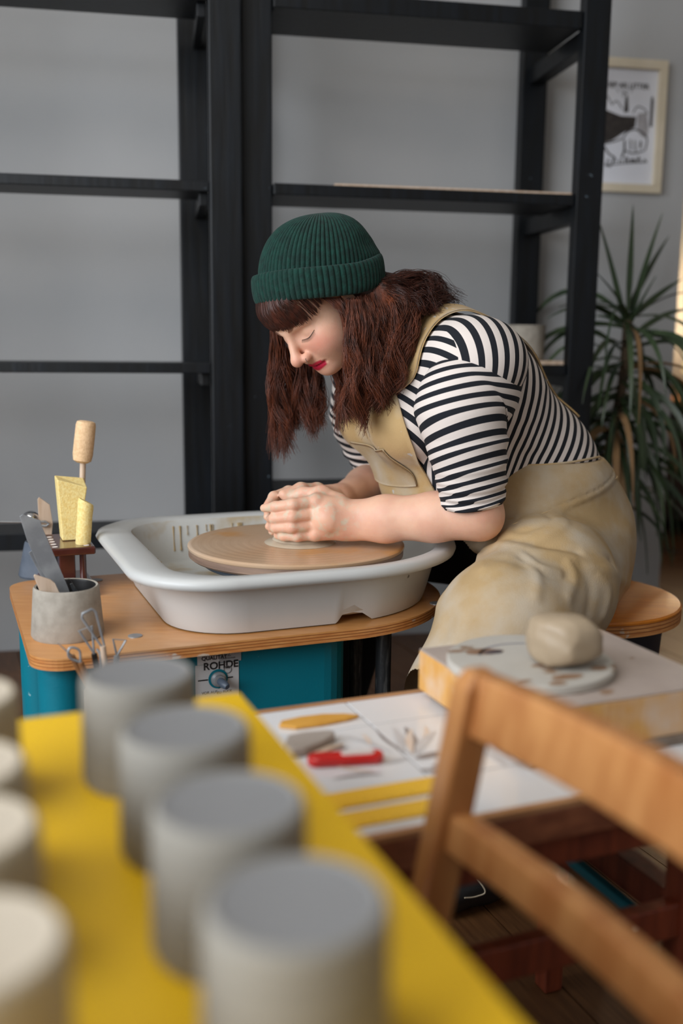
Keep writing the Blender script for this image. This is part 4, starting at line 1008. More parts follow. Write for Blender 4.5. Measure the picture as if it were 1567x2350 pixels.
# head
he((-.008, 0, .028), (.086, .072, .076)); he((.030, 0, -.033), (.060, .060, .074), .02); he((.034, 0, .024), (.055, .062, .046), .02)
he((.030, 0, -.074), (.046, .050, .032), .025); he((.068, 0, -.092), (.0165, .020, .0145), .022)
for s in (1, -1):
    he((.052, .036*s, -.046), (.030, .024, .028), .022)
    hc((.0835, .010*s, .004), (.070, .044*s, .003), .0055, .0045, .014)
hc((.086, 0, -.004), (.108, 0, -.040), .0062, .0082, .012); he((.1085, 0, -.0445), (.0112, .0104, .0102), .008)
for s in (1, -1):
    he((.0965, .0118*s, -.0490), (.0105, .0068, .0078), .006)
    he((.092, .031*s, -.0135), (.013, .017, .0095), .012, 's')
    he((.0650, .031*s, -.0165), (.0145, .0165, .0125), .004)
    he((.1035, .0062*s, -.0575), (.0062, .0034, .0040), .003, 's')
    he((-.008, .076*s, -.018), (.016, .006, .028), .008)
he((.0745, 0, -.063), (.0135, .022, .012), .012)
he((.0805, 0, -.0712), (.0080, .0230, .0042), .005); he((.0785, 0, -.0797), (.0088, .0200, .0054), .005)
he((.0910, 0, -.0753), (.0085, .024, .0009), .003, 's')
he((.0855, .0245, -.0750), (.006, .004, .003), .004, 's'); he((.0855, -.0245, -.0750), (.006, .004, .003), .004, 's')
# ---- hands.  joints as sight-line points on planes b
def hb(x, y, b): return B(x, y, b)
tips = []
def finger(js, rs, k=.005):
    P_ = [hb(*j) for j in js]; body.chain(P_, rs, k)
    tips.append((P_[-2], P_[-1], rs[-1]))
# near palm: back of the hand towards the camera
body.chain([WRI, hb(752, 1188, .066)], [.026, .030], .02)
for (x, y) in ((724, 1152), (731, 1178), (730, 1205), (723, 1227)):
    body.cone(hb(778, 1160 + (y-1152)*.75, .064), hb(x, y, .058), .0155, .0118, .013)
    body.ell(hb(x, y, .064), (.0085, .0075, .0085), .008)
finger([(724,1150,.057),(672,1158,.057),(632,1163,.034),(606,1166,.012)], [.0112, .0104, .0092, .0072])
finger([(731,1178,.059),(671,1186,.060),(629,1190,.034),(619,1191,.006)], [.0110, .0102, .0090, .0074])
finger([(730,1205,.058),(670,1210,.058),(632,1211,.034),(622,1212,.010)], [.0104, .0098, .0086, .0072])
finger([(723,1227,.054),(682,1231,.055),(650,1230,.040),(636,1229,.024)], [.0096, .0088, .0080, .0066])
# near thumb over the top of the clay
finger([(776,1152,.052),(738,1133,.034),(694,1133,.012),(660,1142,.000)], [.0165, .0128, .0112, .0082], .008)
body.cone(hb(738, 1134, .036), hb(726, 1150, .056), .011, .010, .012)
# far hand behind the clay, fingers closing over the top and the front
body.chain([WRF, hb(735, 1150, -.058)], [.026, .030], .02)
for (x, y) in ((705,1130), (706,1155), (706,1180), (700,1203)):
    body.cone(hb(760, 1140 + (y-1130)*.6, -.062), hb(x, y, -.055), .0150, .0115, .012)
finger([(712,1128,-.050),(662,1128,-.040),(628,1140,-.022),(614,1160,-.008)], [.0112, .0102, .0092, .0078])
finger([(706,1158,-.054),(648,1160,-.046),(618,1172,-.024),(614,1186,-.012)], [.0108, .0100, .0090, .0074])
finger([(706,1182,-.054),(650,1188,-.046),(624,1200,-.024),(617,1208,-.010)], [.0102, .0096, .0086, .0072])
finger([(700,1205,-.052),(660,1212,-.046),(634,1218,-.028),(624,1220,-.016)], [.0094, .0088, .0078, .0066])
finger([(765,1142,-.045),(728,1124,-.026),(690,1122,-.012),(650,1134,-.004)], [.0160, .0122, .0108, .0084], .008)
ax_a = axis((-.105, .14, .0017), (.14, .80, .0065)); ax_b = axis((-.42, -.095, .008), (-.095, .095, .0017), (.095, .42, .0065)); ax_c = axis((-.01, .525, .010), (.525, .655, .0017), (.655, .80, .005), (.80, .945, .0017), (.945, 1.09, .004))
fv = body.grid((ax_a, ax_b, ax_c))
bV, bF_ = surface_nets(fv, (ax_a, ax_b, ax_c)); del fv
hl = (bV - OH) @ HR.T
def gauss(c, r): return np.exp(-(((hl-np.array(c))/np.array(r))**2).sum(1))
ax_y = np.abs(hl[:, 1])
lip_d = np.minimum.reduce([.0225 - ax_y, -.0675 + .0020*np.abs(np.sin(np.clip(hl[:, 1]/.008, -1.6, 1.6))) - .07*ax_y - hl[:, 2], hl[:, 2] + .0853 - .17*ax_y, hl[:, 0]-.074])
lip = np.clip(lip_d/.0022 + .35, 0, 1)
lip_old = ((hl[:, 0] > .077) & (np.abs(hl[:, 1]) < .0225) & (hl[:, 2] < -.0675 + .0022*np.abs(np.sin(np.clip(hl[:, 1]/.008, -1.6, 1.6))) - .08*np.abs(hl[:, 1])*.9) & (hl[:, 2] > -.0853 + .15*np.abs(hl[:, 1]))).astype(float)
blush = np.clip(.55*gauss((.075, .042, -.042), (.03, .024, .022)) + .55*gauss((.075, -.042, -.042), (.03, .024, .022)) + .55*gauss((.112, 0, -.046), (.012, .016, .012)) + .25*gauss((.07, 0, -.095), (.02, .02, .012)), 0, .8)
slipa = np.clip((.085-bV[:, 0])/.03, 0, 1)*((bV[:, 2] < .66) & (bV[:, 2] > .5))
handm = slipa > .2
blush = np.clip(blush + .05*slipa + .12*np.exp(-((bV-(ELB+np.array([.02, 0, -.02])))**2).sum(1)/.045**2), 0, .8)
crease = 0*blush
person = fast_mesh('person', bV, bF_, M_SKIN, None, {'lip': lip, 'blush': blush, 'slip': slipa*.9, 'crease': crease}, loc=WL(np.array([.45, 0, 0.0])))
tag(person, 'woman in a green beanie and striped top bending over the wheel, hands cupped on clay', 'person')
print('body verts', len(bV))
# fingernails
for (p, q, r) in tips:
    pass

# ------------------------------------------------------------------ striped shirt
shirt = SDF()
shirt.ell((.275, 0, .845), (.115, .165, .092), .03, 'u', AX).ell((.335, 0, .775), (.17, .163, .142), .03, 'u', AX)
for s in (1, -1): shirt.ell((.200, .07*s, .762), (.080, .085, .088), .05, 'u', AX); shirt.ell((.262, .158*s, .850), (.088, .090, .078), .04)
shirt.ell((.455, 0, .635), (.17, .152, .150), .05, 'u', AX).ell((.31, 0, .645), (.13, .145, .12), .05)
shirt.cone((.245, 0, .885), (.205, 0, .91), .075, .062, .03)
axs = (axis((-.02, .72, .0045)), axis((-.26, .26, .0045)), axis((.50, 1.0, .0045)))
V_, Fq = surface_nets(shirt.grid(axs), axs)
# soft pull folds from the armpit and across the waist
def folds(V_, n_, items):
    d = np.zeros(len(V_))
    for (p, q, w, h) in items:
        p = np.asarray(p, float); q = np.asarray(q, float); dd = q-p; L2 = dd @ dd
        t = np.clip(((V_-p) @ dd)/L2, 0, 1); r = np.linalg.norm(V_-(p+t[:, None]*dd), axis=1)
        d += h*np.exp(-(r/w)**2)*np.sin(np.clip(t, .05, .95)*PI)
    return V_ + n_*d[:, None]
arm = [(B(1175, 900, .16), B(1205, 830, .13), .010, .006), (B(1180, 930, .16), B(1260, 880, .10), .010, .005), (B(1175, 965, .16), B(1250, 950, .12), .010, .005), (B(1170, 1000, .16), B(1245, 990, .12), .011, .004),
       (B(1180, 1020, .16), B(1370, 1035, .05), .011, .006), (B(1190, 1045, .16), B(1340, 1052, .08), .008, -.003), (B(955, 830, .12), B(985, 940, .14), .010, .006), (B(965, 880, .13), B(975, 960, .14), .008, .005), (B(945, 850, .11), B(960, 930, .12), .008, -.004)]
V_ = folds(V_, shirt.grad(V_), arm)
Qa, Qc = .25, .42
ang = np.arctan2(V_[:, 2]-Qc, V_[:, 0]-Qa)
sB = ang*(.42)/.0205
d_f = np.array([-.60, 0, .80])                                       # front panel: stripes run down and outwards
sF = (V_ @ np.array([.64, 0, .77]))/.0205
seam = (.197 - V_[:, 0])
keep = (V_[:, 2] < .945 - .25*np.abs(V_[:, 0]-.23)) & (V_[:, 2] > .515)
neck = np.linalg.norm((V_ - np.array([.20, 0, .915]))[:, :], axis=1) > .072
fast_mesh('striped_shirt', V_, Fq, M_STR, person, {'stripe': sB, 'stripe_front': sF, 'front': seam}, keep & neck)
# sleeves: tubes with their own stripes and gathered folds above the elbow
def sleeve(ctr, rad, flat, seed, phase, tilt):
    n, mseg = 150, 96; C_ = spline(ctr, n); R_ = np.interp(np.linspace(0, 1, n), np.linspace(0, 1, len(rad)), rad)
    ker = np.ones(15)/15; R_ = np.convolve(np.pad(R_, 7, mode='edge'), ker, 'valid')
    Tn = np.gradient(C_, axis=0); ds = np.linalg.norm(Tn, axis=1); Tn /= ds[:, None]; s_ = np.cumsum(ds)-ds[0]; Ltot = s_[-1]
    X = np.array([0, 1.0, 0])[None, :] - Tn*Tn[:, 1:2]; X /= np.linalg.norm(X, axis=1)[:, None]; Y = np.cross(Tn, X)      # X: to the camera, Y: front/back
    rr = np.random.RandomState(seed); vs = []; st = []
    th = np.linspace(0, 2*PI, mseg, endpoint=False); t = np.linspace(0, 1, n)
    disp = np.zeros((n, mseg))
    for k in range(13):
        u0 = rr.uniform(.66, 1.0) if k < 8 else rr.uniform(.3, .7); w = rr.uniform(.012, .02) if k < 8 else rr.uniform(.02, .035)
        sl = rr.uniform(-.06, .06); a0 = rr.uniform(0, 6.28); amp = rr.uniform(.002, .0042) if k < 8 else rr.uniform(.001, .0025)
        disp += amp*np.exp(-((t[:, None]-u0-sl*np.sin(th[None, :]-a0))/w)**2)*(.6+.4*np.cos(th[None, :]-a0))
    disp += .0035*np.exp(-((t[:, None]-.975)/.014)**2) + .003*np.exp(-((t[:, None]-.925)/.014)**2) + .0025*np.exp(-((t[:, None]-.875)/.014)**2)
    r = R_[:, None] + disp
    P_ = C_[:, None, :] + X[:, None, :]*(r*np.cos(th))[..., None]*flat + Y[:, None, :]*(r*np.sin(th))[..., None]
    comp = np.where(t > .62, .62 + (t-.62)*1.35, t)                  # gathered cloth shows more stripes
    dx_ = (C_[-1]-C_[0])/np.linalg.norm(C_[-1]-C_[0])
    st = ((P_-C_[0]) @ dx_)/.0205 + ((comp-t)*Ltot)[:, None]/.0205 + tilt*np.sin(th)[None, :] + phase + disp*60
    # turn the cuff in
    Pin = C_[-1][None, :] + (P_[-1]-C_[-1])*.86 - Tn[-1]*.004; Pin2 = C_[-6][None, :] + (P_[-6]-C_[-6])*.80
    allP = np.concatenate([P_.reshape(-1, 3), Pin, Pin2]); allS = np.concatenate([st.ravel(), st[-1], st[-6]])
    i, j = np.meshgrid(np.arange(n+1), np.arange(mseg), indexing='ij'); j2 = (j+1) % mseg
    F_ = np.stack([i*mseg+j, i*mseg+j2, (i+1)*mseg+j2, (i+1)*mseg+j], -1).reshape(-1, 4)
    return allP, F_, allS
sP, sFq, sS = sleeve([(.262, .115, .855), (.262, .165, .815), B(1060, 930, .195), B(1068, 1000, .205), B(1080, 1085, .208), B(1085, 1158, .206)], [.050, .078, .080, .074, .066, .058, .050], .92, 3, .2, .85)
fast_mesh('sleeve', sP, sFq, M_SLV, person, {'stripe': sS})
sP, sFq, sS = sleeve([(.245, -.12, .85), (.222, -.17, .81), (.202, -.185, .74), ELF + np.array([.0, 0, .035])], [.048, .074, .072, .064, .058, .05], .92, 5, .4, .5)
fast_mesh('sleeve', sP, sFq, M_SLV, person, {'stripe': sS})

# ------------------------------------------------------------------ tan pinafore: skirt, waist panel, bib, pocket, straps
skirt = SDF()
skirt.ell((.535, 0, .525), (.150, .178, .148), .04).ell((.462, 0, .615), (.150, .186, .105), .05).ell((.47, .09, .455), (.12, .105, .10), .05)
skirt.ell((.36, 0, .56), (.12, .15, .075), .04).ell((.40, 0, .60), (.14, .184, .10), .03)
skirt.chain([(.51, .09, .475), (.37, .235, .470), (.240, .322, .440)], [.112, .106, .098], .05)
skirt.chain([(.240, .322, .435), (.165, .345, .33), (.140, .352, .16)], [.098, .092, .095], .04)
sx = (axis((.08, .74, .004)), axis((-.24, .08, .006), (.08, .48, .004)), axis((.14, .38, .006), (.38, .70, .004)))
V_, Fq = surface_nets(skirt.grid(sx), sx)
nr = skirt.grad(V_)
pA, pB = B(1138, 1222, .185), B(1412, 1098, .13)
ln = np.array([-(pB-pA)[2], 0, (pB-pA)[0]]); ln /= np.linalg.norm(ln)
up_ = (V_ - pA) @ ln
V_ = V_ + nr*(.0035/(1+np.exp(-np.clip(up_, -.1, .1)/.0012)))[:, None]
V_ = V_ - nr*(.0022*np.exp(-((up_-.011)/.0016)**2))[:, None]
def cast_on(sdf, x, y, t0=1.0):
    r = ray(x, y); dl = np.array([r @ U, r @ V, r[2]]); dl /= np.linalg.norm(dl); o = toL(C3); t = t0
    for _ in range(70):
        d_ = float(np.clip(sdf.eval(np.array([o+dl*t]))[0], -.05, .1)); t += d_*.7
    return o+dl*t if abs(d_) < .01 and t < 2.4 else np.full(3, np.nan)
def ok(a): a = np.asarray(a); return a[~np.isnan(a).any(1)]
fl = []
for (pts, w, h) in [([(1085,1246),(1180,1246),(1300,1262),(1400,1292),(1458,1318)], .007, -.013), ([(1080,1262),(1180,1262),(1300,1282),(1390,1312),(1440,1345)], .009, .008),
        ([(1090,1256),(1104,1282),(1112,1310)], .006, .008), ([(1078,1262),(1050,1310),(1010,1390)], .010, .007), ([(1185,1268),(1230,1300),(1280,1318)], .007, .008), ([(1195,1285),(1245,1318),(1300,1332)], .007, -.006),
        ([(1225,1300),(1232,1335),(1228,1370)], .008, .007), ([(1300,1290),(1312,1330),(1300,1372)], .009, .009), ([(1330,1300),(1350,1345),(1345,1400)], .009, -.007), ([(1370,1318),(1392,1358),(1380,1410)], .009, .008),
        ([(1340,1272),(1400,1300),(1445,1345)], .008, .007), ([(1150,1290),(1200,1300)], .010, -.005), ([(975,1430),(945,1500),(930,1570)], .012, .007), ([(1030,1430),(1000,1500),(985,1580)], .012, -.007), ([(1080,1400),(1060,1460)], .012, .006),
        ([(1180,1100),(1280,1110),(1370,1090)], .012, .003), ([(1200,1170),(1290,1140)], .012, -.003), ([(1250,1230),(1350,1215),(1440,1230)], .014, .004)]:
    cs = ok([cast_on(skirt, x, y) for x, y in pts])
    if len(cs) < 2: continue
    cs = spline(cs, 3*len(cs))
    for i in range(len(cs)-1): fl.append((cs[i], cs[i+1], w*1.35, h*.52))
def folds2(V_, n_, items):
    dp = np.zeros(len(V_)); dn = np.zeros(len(V_))
    for (p, q, w, h) in items:
        dd = q-p; L2 = dd @ dd; t = np.clip(((V_-p) @ dd)/L2, 0, 1); r = np.linalg.norm(V_-(p+t[:, None]*dd), axis=1); g = h*np.exp(-(r/w)**2)
        dp = np.maximum(dp, g); dn = np.minimum(dn, g)
    return V_ + n_*(dp+dn)[:, None]
V_ = folds2(V_, nr, fl)
cuti = (V_[:, 1] > .10 + .0*V_[:, 0]) | (V_[:, 0] > .40) | (V_[:, 2] > .55)
sd = np.hypot(V_[:, 0]-stc[0], V_[:, 1]-stc[1])
V_[:, 2] = np.where((sd < .21) & (V_[:, 2] < SZ+.002) & (V_[:, 2] > SZ-.12), SZ+.002 + (V_[:, 2]-SZ)*.01, V_[:, 2])
wt = B(1170, 1068, .16); wb2 = B(1382, 1046, .05); wl_ = wt[2] + (V_[:, 0]-wt[0])*(wb2[2]-wt[2])/(wb2[0]-wt[0])
top_ = np.where(V_[:, 0] > .28, wl_, .62)
cl2 = (V_[:, 2] > top_) & (V_[:, 2] < top_+.011); V_[cl2, 2] = top_[cl2]
fast_mesh('pinafore_skirt', V_, Fq, M_CANVAS2, person, None, cuti & (V_[:, 2] <= top_+1e-6) & (V_[:, 2] > .17))
sm_ = ok([cast_on(skirt, x, y) for x, y in spline([(1140,1222,0),(1230,1190,0),(1320,1150,0),(1400,1106,0),(1412,1096,0)], 40)[:, :2]])
sn = skirt.grad(sm_)
LB().tube(sm_ + sn*.0040, .0016, 6).build('seam', M_CANVAS, person, smooth=True)
sm2 = ok([cast_on(skirt, x, y) for x, y in spline([(1140,1206,0),(1230,1175,0),(1320,1136,0),(1396,1092,0)], 40)[:, :2]])
LB().tube(sm2 + skirt.grad(sm2)*.0042, .0011, 6).build('seam', M_CANVAS, person, smooth=True)
wp = ok([cast_on(skirt, x, y) for x, y in spline([(1175,1072,0),(1240,1071,0),(1310,1064,0),(1372,1052,0)], 30)[:, :2]])
LB().tube(wp + skirt.grad(wp)*.0045, .0022, 6).build('waist_hem', M_CANVAS, person, smooth=True)
# black trousers
trs = SDF()
trs.chain([(.50, -.10, .475), (.30, -.30, .452), (.235, -.345, .12)], [.100, .074, .058], .03).chain([(.50, .07, .475), (.36, .22, .46), (.30, .29, .43), (.255, .34, .25), (.235, .345, .12)], [.090, .074, .066, .06, .055], .03)
trs.ell((.505, 0, .49), (.12, .155, .09), .03)
tx = (axis((.12, .72, .007)), axis((-.44, .44, .007)), axis((.08, .62, .007)))
V_, Fq = surface_nets(trs.grid(tx), tx)
V_[:, 2] = np.where((np.hypot(V_[:, 0]-stc[0], V_[:, 1]-stc[1]) < .21) & (V_[:, 2] < SZ+.004) & (V_[:, 2] > SZ-.12), SZ+.004, V_[:, 2])
fast_mesh('trousers', V_, Fq, M_BLACK, person)
# cloth patches laid on the shirt
def patch(name, rows, m, thick=.003, off=.0045, snap=None, parent=None, it=8):
    """rows: array (n, m, 3) of first guesses, settled on the shirt's surface"""
    n, k = rows.shape[:2]; P_ = rows.reshape(-1, 3)
    Sf = snap or shirt
    P0 = Sf.snap(P_, off, it); nn = Sf.grad(P0); P1 = P0 + nn*thick
    i, j = np.meshgrid(np.arange(n-1), np.arange(k-1), indexing='ij'); a = (i*k+j).ravel(); b = a+1; c = a+k+1; d = a+k
    N = n*k; F_ = [np.stack([a, b, c, d], 1)+N, np.stack([d, c, b, a], 1)]
    ed = [(q, q+1) for q in range(k-1)] + [((r+1)*k-1, (r+2)*k-1) for r in range(n-1)] + [(n*k-1-q, n*k-2-q) for q in range(k-1)] + [((n-1-r)*k, (n-2-r)*k) for r in range(n-1)]
    e = np.array(ed); F_.append(np.stack([e[:, 0], e[:, 1], e[:, 1]+N, e[:, 0]+N], 1)[:, ::-1])
    return fast_mesh(name, np.concatenate([P0, P1]), np.concatenate(F_), m, parent or person)
def march(b, c, d=(.93, 0, .36)):
    """walk into the chest from the front until the shirt is met"""
    b = np.asarray(b, float); c = np.asarray(c, float); P_ = np.stack([np.full(b.shape, .0), b, c - .06], -1).reshape(-1, 3); dd = np.array(d)/np.linalg.norm(d)
    for _ in range(60): P_ = P_ + dd*np.clip(shirt.eval(P_)-.005, -.01, .02)[:, None]*.8
    return P_.reshape(b.shape+(3,))
def cast(x, y):
    """where the sight line through a picture point meets the shirt"""
    r = ray(x, y); dl = np.array([r @ U, r @ V, r[2]]); dl /= np.linalg.norm(dl); o = toL(C3); t = 1.0
    for _ in range(80): t += float(shirt.eval(np.array([o+dl*t]))[0])*.7
    return o+dl*t
edge_px = spline([(922,900,0),(930,935,0),(945,985,0),(968,1040,0),(1000,1110,0),(1016,1142,0)], 40)
edge3 = np.array([cast(x, y) for x, y, _ in edge_px])
print('bib edge', edge3[0], edge3[20], edge3[-1])
uu = np.linspace(-1, 1, 44)
G = np.zeros((40, 44, 3)); dm = np.array([.93, 0, .36]); dm /= np.linalg.norm(dm)
for i in range(40): G[i] = edge3[i]; G[i, :, 1] = edge3[i, 1]*uu; G[i] -= dm*.22
def march_pts(G, off=.005):
    P_ = G.reshape(-1, 3).copy()
    for _ in range(60): P_ = P_ + dm*np.clip(shirt.eval(P_)-off, -.01, .02)[:, None]*.8
    return P_.reshape(G.shape)
rows = march_pts(G)
bib = patch('pinafore_bib', rows, M_CANVAS, .0035, .005, it=2)
tt = np.linspace(0, 1, 20)[:, None]; uu = np.linspace(-1, 1, 20)[None, :]
rows = march(uu*(.072 - .004*tt) + .018, .715 - .012*(1-np.abs(uu))*(1-tt) - .095*tt)
patch('pocket', rows, M_CANVAS2, .003, .0105, it=3, parent=bib)
def strap(pts, w, name='strap'):
    C_ = spline(pts, 60); C_ = shirt.snap(C_, .006, 6); Tn = np.gradient(C_, axis=0); Tn /= np.linalg.norm(Tn, axis=1)[:, None]
    nn = shirt.grad(C_); S_ = np.cross(Tn, nn); S_ /= np.linalg.norm(S_, axis=1)[:, None]
    W_ = np.interp(np.linspace(0, 1, 60), np.linspace(0, 1, len(w)), w)
    u = np.linspace(-.5, .5, 9)
    return patch(name, C_[:, None, :] + S_[:, None, :]*(W_[:, None]*u[None, :])[..., None], M_CANVAS, .003, .006, it=4)
strap([march(np.array([.080]), np.array([.79]))[0], B(938, 850, .115), B(958, 780, .115), B(992, 738, .105), B(1045, 718, .095), (.35, .075, .92), (.42, .045, .885), (.50, .01, .80), (.56, -.03, .74)], [.040, .044, .048, .052, .054, .054, .050, .046, .044])
strap([march(np.array([-.080]), np.array([.79]))[0], (.16, -.115, .86), (.24, -.11, .93), (.33, -.08, .93), (.42, -.045, .885), (.50, -.01, .80), (.56, .03, .74)], [.036, .036, .038, .040, .042, .042, .042])

# ------------------------------------------------------------------ beanie
BC = np.array([.043, 0, .968]); bu = np.array([-.14, 0, .99]); bu /= np.linalg.norm(bu); bf = np.array([-bu[2], 0, bu[0]]); bl = np.array([0, 1.0, 0]); hy = math.radians(14); bf, bl = bf*math.cos(hy) + bl*math.sin(hy), bl*math.cos(hy) - bf*math.sin(hy)
def beanie():
    nr_, seg = 74, 74*10; th = np.linspace(0, 2*PI, seg, endpoint=False); t = np.linspace(0, 1, 90)
    # profile of the crown: height and radius factor
    hgt = .028 + .102*np.sin(t*PI/2)**.95; rad = np.cos(t*PI/2)**.82
    rad = np.maximum(rad, .004)
    Rf, Rb, Rs = .103, .100, .093
    cx = np.cos(th); sy = np.sin(th)
    Rx = np.where(cx > 0, Rf, Rb)
    rib = np.sqrt(np.abs(np.cos(th*nr_/2)))
    P_ = np.zeros((len(t), seg, 3))
    for i in range(len(t)):
        tw = .22*t[i]**2; c2, s2 = np.cos(th+tw), np.sin(th+tw)
        amp = .0042*min(1, rad[i]*1.6)
        slump = .007*np.exp(-((t[i]-.10)/.09)**2)*np.clip(-c2, 0, 1)*(1+.5*np.sin(3*th)) + .003*np.exp(-((t[i]-.25)/.1)**2)*np.sin(5*th+1)*np.clip(-c2+.3, 0, 1)
        k = rad[i] + (rib*amp + slump)/.1
        sh = -.012*t[i]                                             # crown leans back
        P_[i] = BC + bf*(Rx*c2*k)[:, None]*1.0 + bl*(Rs*s2*k)[:, None] + bu*(hgt[i] + .006*np.clip(-c2, 0, 1)*(1-t[i]))[:, None] + bf*sh
    i, j = np.meshgrid(np.arange(len(t)-1), np.arange(seg), indexing='ij'); j2 = (j+1) % seg
    F_ = np.stack([i*seg+j, i*seg+j2, (i+1)*seg+j2, (i+1)*seg+j], -1).reshape(-1, 4)
    o = fast_mesh('beanie', P_.reshape(-1, 3), F_, M_WOOL, person)
    # folded cuff
    prof = [(-.012, -.006), (-.006, -.009), (.002, -.008), (.006, 0.0), (.0075, .015), (.0065, .032), (.003, .040), (-.003, .0405), (-.007, .036)]
    pr = spline([(a, b, 0) for a, b in prof], 34)[:, :2]
    Q = np.zeros((len(pr), seg, 3))
    for i, (dr, z) in enumerate(pr):
        am = .0036*(1 if dr > -.004 else .3); k = dr + rib*am
        lift = .014*np.clip(-cx, 0, 1)**1.5 + .0015*np.sin(3*th+.5)
        Q[i] = BC + bf*((Rx+.006+k)*cx)[:, None] + bl*((Rs+.007+k)*sy)[:, None] + bu*(z + lift)[:, None]
    i, j = np.meshgrid(np.arange(len(pr)-1), np.arange(seg), indexing='ij'); j2 = (j+1) % seg
    F_ = np.stack([i*seg+j, i*seg+j2, (i+1)*seg+j2, (i+1)*seg+j], -1).reshape(-1, 4)
    fast_mesh('cuff', Q.reshape(-1, 3), F_, M_WOOL, o)
    return o
beanie()

# ------------------------------------------------------------------ hair
def strands(name, items, m, parent, seed=1, push=None):
    """items: list of (control points, radius, wave amplitude, wave count)"""
    r = np.random.RandomState(seed); Vs = []; Fs = []; n = 18; off = 0
    CC = []
    for it_ in items:
        pts, rad, wa, wn = it_[:4]
        C_ = spline(pts, n); t = np.linspace(0, 1, n); ph = r.uniform(0, 6.28, 2) if len(it_) < 5 else np.array(it_[4]) + r.randn(2)*.45
        d1 = np.cross(np.gradient(C_, axis=0), [0, 1.0, 0]); d1 /= np.linalg.norm(d1, axis=1)[:, None]+1e-9
        C_ = C_ + d1*(wa*t*np.sin(t*wn*6.28+ph[0]))[:, None] + np.array([0, 1.0, 0])*(wa*t*np.sin(t*wn*5.5+ph[1]))[:, None]
        CC.append(C_)
    CC = np.array(CC)
    if push is not None:
        q = CC.reshape(-1, 3)
        for _ in range(3):
            d = push.eval(q); m_ = d < .004
            if m_.any(): q[m_] += push.grad(q[m_])*(.0045-d[m_])[:, None]
        CC = q.reshape(CC.shape)
    for (it_, C_) in zip(items, CC):
        rad = it_[1]; t = np.linspace(0, 1, n)
        Tn = np.gradient(C_, axis=0); Tn /= np.linalg.norm(Tn, axis=1)[:, None]+1e-9
        x = np.cross(Tn, [.3, .9, .2]); x /= np.linalg.norm(x, axis=1)[:, None]+1e-9; y = np.cross(Tn, x)
        R_ = rad*np.clip(1.15-t, .12, 1)**.5*np.minimum(1, .5+t*4)
        rg = np.stack([C_ + (x*math.cos(a)+y*math.sin(a))*R_[:, None] for a in (0, 2.094, 4.189)], 1)
        Vs.append(rg.reshape(-1, 3)); i, j = np.meshgrid(np.arange(n-1), np.arange(3), indexing='ij'); j2 = (j+1) % 3
        Fs.append(np.stack([i*3+j, i*3+j2, (i+1)*3+j2, (i+1)*3+j], -1).reshape(-1, 4)+off); off += n*3
    return fast_mesh(name, np.concatenate(Vs), np.concatenate(Fs), m, parent)
R = np.random.RandomState(21)
def jit(px, s=6, sb=.008): return B(px[0]+R.randn()*s, px[1]+R.randn()*s, px[2]+R.randn()*sb)
def lerp(a, b, t): return np.asarray(a, float)*(1-t)+np.asarray(b, float)*t
def sheet(curveA, curveB, n, rad, wa, wn, js=5, jb=.008, curveM=None, clump=14, endvar=.12):
    """hairs between two guide hairs given as lists of (x, y, b)"""
    out = []; cl = [(R.uniform(0, 1), R.randn(2)*js*1.4, R.randn()*jb, R.uniform(1-endvar, 1+endvar*.6), R.uniform(0, 6.28, 2), R.uniform(.7, 1.3)) for _ in range(clump)]
    for _ in range(n):
        c = cl[R.randint(clump)]; t = np.clip(c[0] + R.randn()*.5/clump, 0, 1); g = [lerp(a, b, t) for a, b in zip(curveA, curveB)]
        P_ = []
        for i, q in enumerate(g):
            u = i/(len(g)-1); q = q.copy(); q[:2] += c[1]*u + R.randn(2)*js*(.35+.5*u); q[2] += c[2]*u + R.randn()*jb*.5
            P_.append(q)
        P_[-1][:2] = P_[-2][:2] + (P_[-1][:2]-P_[-2][:2])*c[3]*R.uniform(.85, 1.1)
        out.append(([B(*q) for q in P_], rad*R.uniform(.7, 1.3), wa*c[5]*R.uniform(.8, 1.2), wn*c[5], c[4]))
    return out
cap = SDF(); cap.ell(hd((-.012, 0, .026)), (.090, .083, .088), .02, 'u', HR)
cap.chain([hd((-.035, .055, .0)), hd((-.045, .066, -.075)), B(880, 850, .085)], [.036, .034, .022], .02)
cap.chain([hd((-.05, .0, -.01)), B(930, 700, .02), B(965, 722, .05)], [.046, .038, .028], .03)
cap.chain([hd((-.02, -.06, .0)), B(690, 800, -.095), B(690, 900, -.085)], [.03, .03, .018], .02)
# near side: from under the cuff over the ear to the chest
near = sheet([(795,690,.095),(798,760,.102),(792,850,.105),(815,950,.10)], [(880,668,.07),(915,740,.095),(930,850,.105),(905,915,.10)], 2295, .00055, .015, 1.5, 6, .010, clump=26)
near += sheet([(800,690,.10),(800,770,.11),(800,860,.11),(800,985,.105)], [(830,690,.105),(845,770,.115),(845,860,.115),(850,935,.11)], 877, .00055, .013, 1.5, 5, .006, clump=9)
near += sheet([(860,670,.07),(900,700,.10),(905,800,.12),(880,900,.11)], [(890,655,.05),(955,690,.09),(940,790,.12),(925,880,.11)], 945, .00055, .015, 1.6, 7, .008, clump=12)
near += sheet([(738,684,.083),(765,700,.089),(788,730,.096),(796,800,.101)], [(800,684,.09),(806,712,.098),(812,760,.104),(815,850,.106)], 567, .00055, .002, 1.0, 2, .003, clump=14)
near += sheet([(835,684,.09),(850,720,.10),(850,780,.11),(860,850,.11)], [(885,652,.05),(905,690,.08),(925,740,.10),(935,800,.11)], 675, .00055, .006, 1.3, 4, .005, clump=14)
hair = strands('hair', near, M_HAIR, person, 1, cap)
